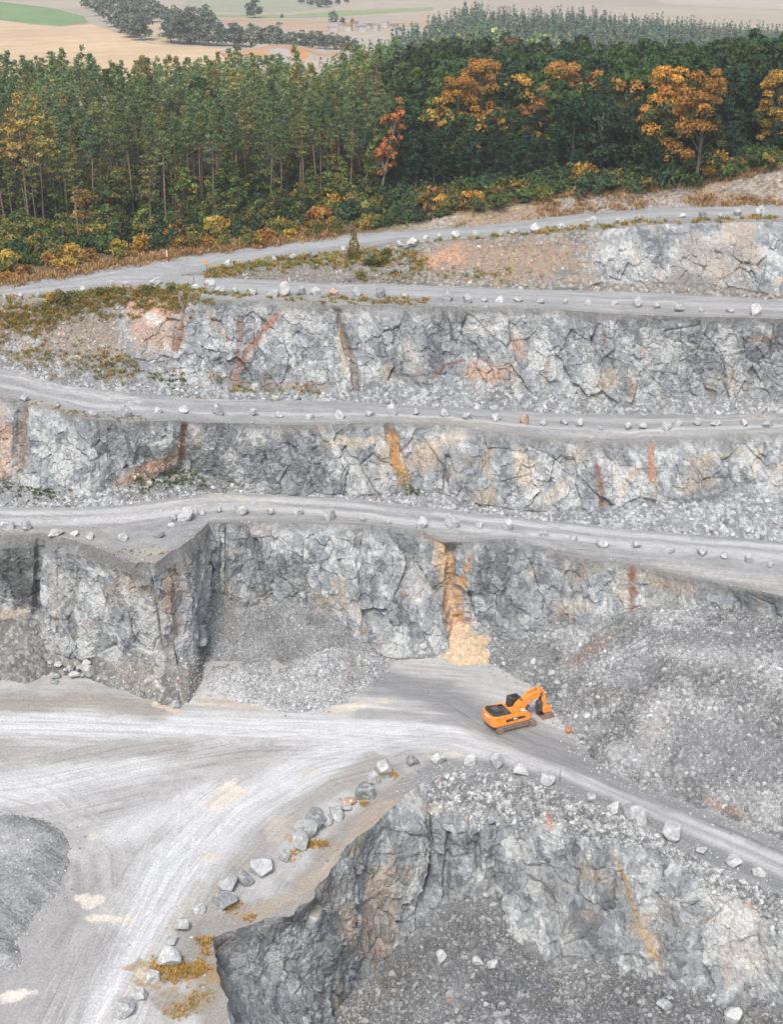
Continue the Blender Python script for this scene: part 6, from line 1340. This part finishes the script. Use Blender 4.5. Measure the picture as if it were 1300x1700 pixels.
p1 = np.concatenate([clump(R3, region(R3, [(20, 668), (100, 684), (160, 692), (230, 696)], 6), 60, 2), clump(R4, region(R4, [(200, 915), (240, 918), (268, 912)], 7), 16, 2, .3)])
tufts('weeds', 'sparse dry weeds on the shoulders of the third and fourth roads', p1, ORN, rng.uniform(.12, .34, len(p1)))
def fl(pts, w, n, k=3, sp=.4):
    d, _, _ = segdist(fX, fY, [tuple(at(a, b, 0.)[:2]) for a, b in pts]); c = pick(FLO, n, sstep(1.2, .1, d/w)); return np.repeat(c, k, 0)+rng.normal(size=(n*k, 3))*np.array([sp, sp, .0])
p1 = np.concatenate([fl([(275, 1608), (300, 1618), (325, 1610)], 1.5, 130, 3, .35), fl([(340, 1560), (350, 1580)], .7, 14), fl([(415, 1525), (418, 1523)], .5, 6, 3, .2), fl([(500, 1405), (540, 1402)], .7, 34, 3, .25), fl([(600, 1335), (606, 1336)], .3, 8, 3, .2), fl([(640, 1285), (660, 1290)], .6, 14, 2), fl([(380, 1510), (395, 1500)], .5, 14), fl([(480, 1425), (500, 1415)], .6, 16, 2), fl([(300, 1680), (330, 1650)], 1.5, 40, 2), fl([(330, 1562), (345, 1570)], .5, 10, 3, .2)])
tufts('weeds', 'tufts of orange dry grass along the left rim of the lowest pit', p1, ORN+[(.5, .3, .1)], rng.uniform(.16, .5, len(p1)), 12)
dp = region(HILL, [(960, 322), (1050, 318), (1150, 308), (1230, 292), (1300, 272)], 9)+.8*region(HILL, [(880, 330), (960, 325)], 6)+.8*region(HILL, [(0, 474), (130, 452), (240, 430), (330, 415), (420, 408), (560, 392)], 9)
p1 = clump(HILL, dp, 900, 3, .6); p1 = np.concatenate([p1, clump(HILL, HILL['rb']*sstep(.0, .4, fbm(HILL['P']/6., 777, 3))*vis(HILL)*area_w(HILL), 260, 3, .6)]); tufts('dry_grass', 'golden dry grass along the edge of the wood', p1, DRY, rng.uniform(.4, 1.1, len(p1)), 8, 'grass')
# undergrowth under the trees
ug = []
while len(ug) < 4200:
    px, py = rng.uniform(-70, 1380), 0; top = np.interp(px, [0, 350, 600, 900, 1300], [305, 290, 265, 275, 235]); bot = np.interp(px, [0, 250, 400, 600, 800, 1000, 1300], [440, 408, 395, 362, 322, 308, 268]); py = rng.uniform(top, bot); ug.append(hit(px, py))
ug = np.array(ug); n = len(ug)
A = Acc()
for k in range(n):
    r = rng; c = ug[k]; d = unit(r.normal(size=(12, 3))); d[:, 2] = np.abs(d[:, 2]); pp = c+d*np.array([1.6, 1.6, 2.6*r.random()+.5])
    V, F = cards(pp, .5, d+np.array([0, 0, .5]), r, .8); A.add(V, F, np.repeat(jit(np.array([(.05, .08, .036), (.065, .09, .036), (.04, .07, .034)][k % 3]), 12, r), 4, 0))
V, F, C = A.arr(); tag(link('undergrowth', mesh_np('undergrowth', V, F, M_LEAF, C, smooth=False)), 'low dark green undergrowth beneath the trees', 'undergrowth', kind='stuff')
print('plants', time.time()-T0)

# ================================================================== the valley beyond
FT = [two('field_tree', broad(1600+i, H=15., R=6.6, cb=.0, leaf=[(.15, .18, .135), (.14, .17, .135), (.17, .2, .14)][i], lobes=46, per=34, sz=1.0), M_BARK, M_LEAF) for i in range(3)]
ft = [('in the left field clump', [(142, 14, 20), (160, 18, 26), (172, 26, 40), (185, 36, 44), (197, 45, 46), (210, 54, 48), (222, 62, 48), (234, 67, 44), (205, 20, 30), (222, 26, 32), (238, 32, 34), (252, 37, 36), (196, 30, 44), (262, 30, 26)]),
      ('in the right field clump', [(284, 70, 44), (298, 72, 50), (313, 73, 52), (330, 74, 46), (346, 75, 40), (360, 76, 42), (275, 38, 26), (290, 40, 28), (305, 38, 22), (318, 50, 36), (340, 50, 38)]),
      ('in the row right of the field clumps', [(388, 77, 36), (400, 78, 30), (420, 78, 36), (438, 77, 28), (457, 79, 38), (470, 79, 26), (484, 80, 26), (500, 81, 28), (516, 81, 28), (530, 82, 28), (548, 82, 26), (562, 82, 24), (576, 83, 22), (588, 82, 18)]),
      ('standing alone along the farm track', [(423, 30, 30), (468, 30, 7), (553, 37, 18), (568, 39, 10), (585, 39, 8)]),
      ('in the dark grove at the far top', [(500, 6, 12), (515, 9, 14), (530, 12, 18), (545, 12, 16), (560, 8, 12), (575, 4, 10)])]
for where, lst in ft:
    for i, (px, py, hp) in enumerate(sorted(lst)):
        q = at(px, py, 19.5); d = proj(q[None])[2][0]; h = hp*d/FPX
        plant_tree('field_tree', FT[i % 3], tuple(q), h/15., f'hazy grey green tree, {ordinal(i+1)} from the left {where}', 'tree', f'trees {where}')
# village
VW = mat_plain('pale_render', (.47, .45, .42), .8, 0, .1, .3); VR = mat_plain('red_tile_roof', (.3, .15, .1), .8, 0, .15, .5); VG = mat_plain('grey_roof', (.3, .3, .31), .8, 0, .15, .5)
for i, (px, py, wpx, rf) in enumerate([(552, 52, 16, 'grey'), (566, 49, 12, 'grey'), (578, 51, 18, 'red'), (590, 46, 14, 'red'), (600, 52, 20, 'grey'), (614, 48, 12, 'red'), (626, 51, 16, 'grey'), (640, 46, 12, 'grey'), (654, 50, 14, 'red')]):
    q = at(px, py, 19.5); d = proj(q[None])[2][0]; L = wpx*d/FPX*random.uniform(.6, .95); W = L*.65; hh = random.uniform(2.8, 4.6)
    o = empty('village_house', tuple(q), random.uniform(-1.2, 1.2)); tag(o, f'small pale village house with {rf} roof, {ordinal(i+1)} from the left beyond the wood', 'house', 'houses of the far village')
    m = MB(); m.box(-L/2, L/2, -W/2, W/2, -.5, hh); m.build('wall', VW, o)
    m = MB(); m.add([(-L*.54, -W*.58, hh+.02), (L*.54, -W*.58, hh+.02), (L*.54, W*.58, hh+.02), (-L*.54, W*.58, hh+.02), (-L*.54, 0, hh+W*.42), (L*.54, 0, hh+W*.42)], [(0, 1, 5, 4), (2, 3, 4, 5), (0, 4, 3), (1, 2, 5), (3, 2, 1, 0)]); m.build('roof', VR if rf == 'red' else VG, o)
# soil mound behind the wood
MX = float(at(465, 92, 19.5)[0]); MB1 = float(at(460, 86, 19.5)[1])
heap('soil_mound', 'orange brown soil mound just behind the pine wood', [(372, 97), (400, 98), (450, 99), (500, 99), (548, 98)], lambda X, Y, d, P: softmin(np.minimum(d, np.maximum(0, MB1-Y))*.5, 6.5*np.exp(-((X-MX)/24.)**2)+1.6*fbm(P/11., 801, 3)+.5, 1.5)+.5*fbm(P/5., 802, 3), lambda P, px, py, d: mixc(np.broadcast_to(np.array((.36, .33, .3)), P.shape)*(1+.2*fbm(P/6., 803, 3)[:, None]), (.46, .24, .12), sstep(.0, .5, fbm(P/12., 804, 3)+.15)), 1.2, base=19.5, back=[tuple(at(575, 86, 19.5)[:2]), tuple(at(360, 86, 19.5)[:2])], mat=M_SOIL, cat='soil heap')
print('valley', time.time()-T0)
# ------------------------------------------------------------------ light and air
w = bpy.data.worlds.new('World'); SC.world = w; w.use_nodes = True; t = w.node_tree
bg = t.nodes['Background']
sky = t.nodes.new('ShaderNodeTexSky'); sky.sky_type = 'NISHITA'; sky.sun_disc = False
SUN_EL, SUN_AZ = math.radians(52), math.radians(-167)      # azimuth clockwise from +Y
sky.sun_elevation = SUN_EL; sky.sun_rotation = SUN_AZ; sky.dust_density = 3.; sky.air_density = 1.
hs = t.nodes.new('ShaderNodeHueSaturation'); hs.inputs['Saturation'].default_value = .55
t.links.new(sky.outputs[0], hs.inputs['Color']); t.links.new(hs.outputs[0], bg.inputs['Color'])
bg.inputs['Strength'].default_value = .125
sl = bpy.data.lights.new('sun', 'SUN'); sl.energy = 1.9; sl.angle = math.radians(15); sl.color = (1., .95, .88)
so = bpy.data.objects.new('sun', sl); COL.objects.link(so)
sd = Vector((math.sin(SUN_AZ)*math.cos(SUN_EL), math.cos(SUN_AZ)*math.cos(SUN_EL), math.sin(SUN_EL)))
so.rotation_euler = sd.to_track_quat('Z', 'Y').to_euler(); so.location = (-60, 150, 160)
def haze(density):
    m, t = nt('hazy_air'); out = N(t, 'ShaderNodeOutputMaterial'); v = N(t, 'ShaderNodeVolumePrincipled')
    v.inputs['Color'].default_value = (.9, .93, .95, 1); v.inputs['Density'].default_value = density; v.inputs['Anisotropy'].default_value = .2
    t.links.new(v.outputs[0], out.inputs['Volume'])
    x0, x1, y0, y1, z0, z1 = -6200, 6200, -60, 9200, -30, 112
    V = np.array([(x, y, z) for z in (z0, z1) for y in (y0, y1) for x in (x0, x1)], float)
    F = np.array([(0, 2, 3, 1), (4, 5, 7, 6), (0, 1, 5, 4), (2, 6, 7, 3), (0, 4, 6, 2), (1, 3, 7, 5)])
    o = link('haze', mesh_np('haze', V, F, m, smooth=False)); tag(o, 'thin pale haze in the air over the quarry and valley', 'haze', kind='stuff')
haze(.00021)
vs = SC.view_settings; vs.view_transform = 'Standard'; vs.look = 'None'; vs.gamma = 1; vs.use_curve_mapping = False; vs.exposure = .6
SC.cycles.volume_step_rate = 1; SC.cycles.max_bounces = 6; SC.cycles.diffuse_bounces = 3; SC.cycles.volume_bounces = 0
print('done', time.time()-T0)
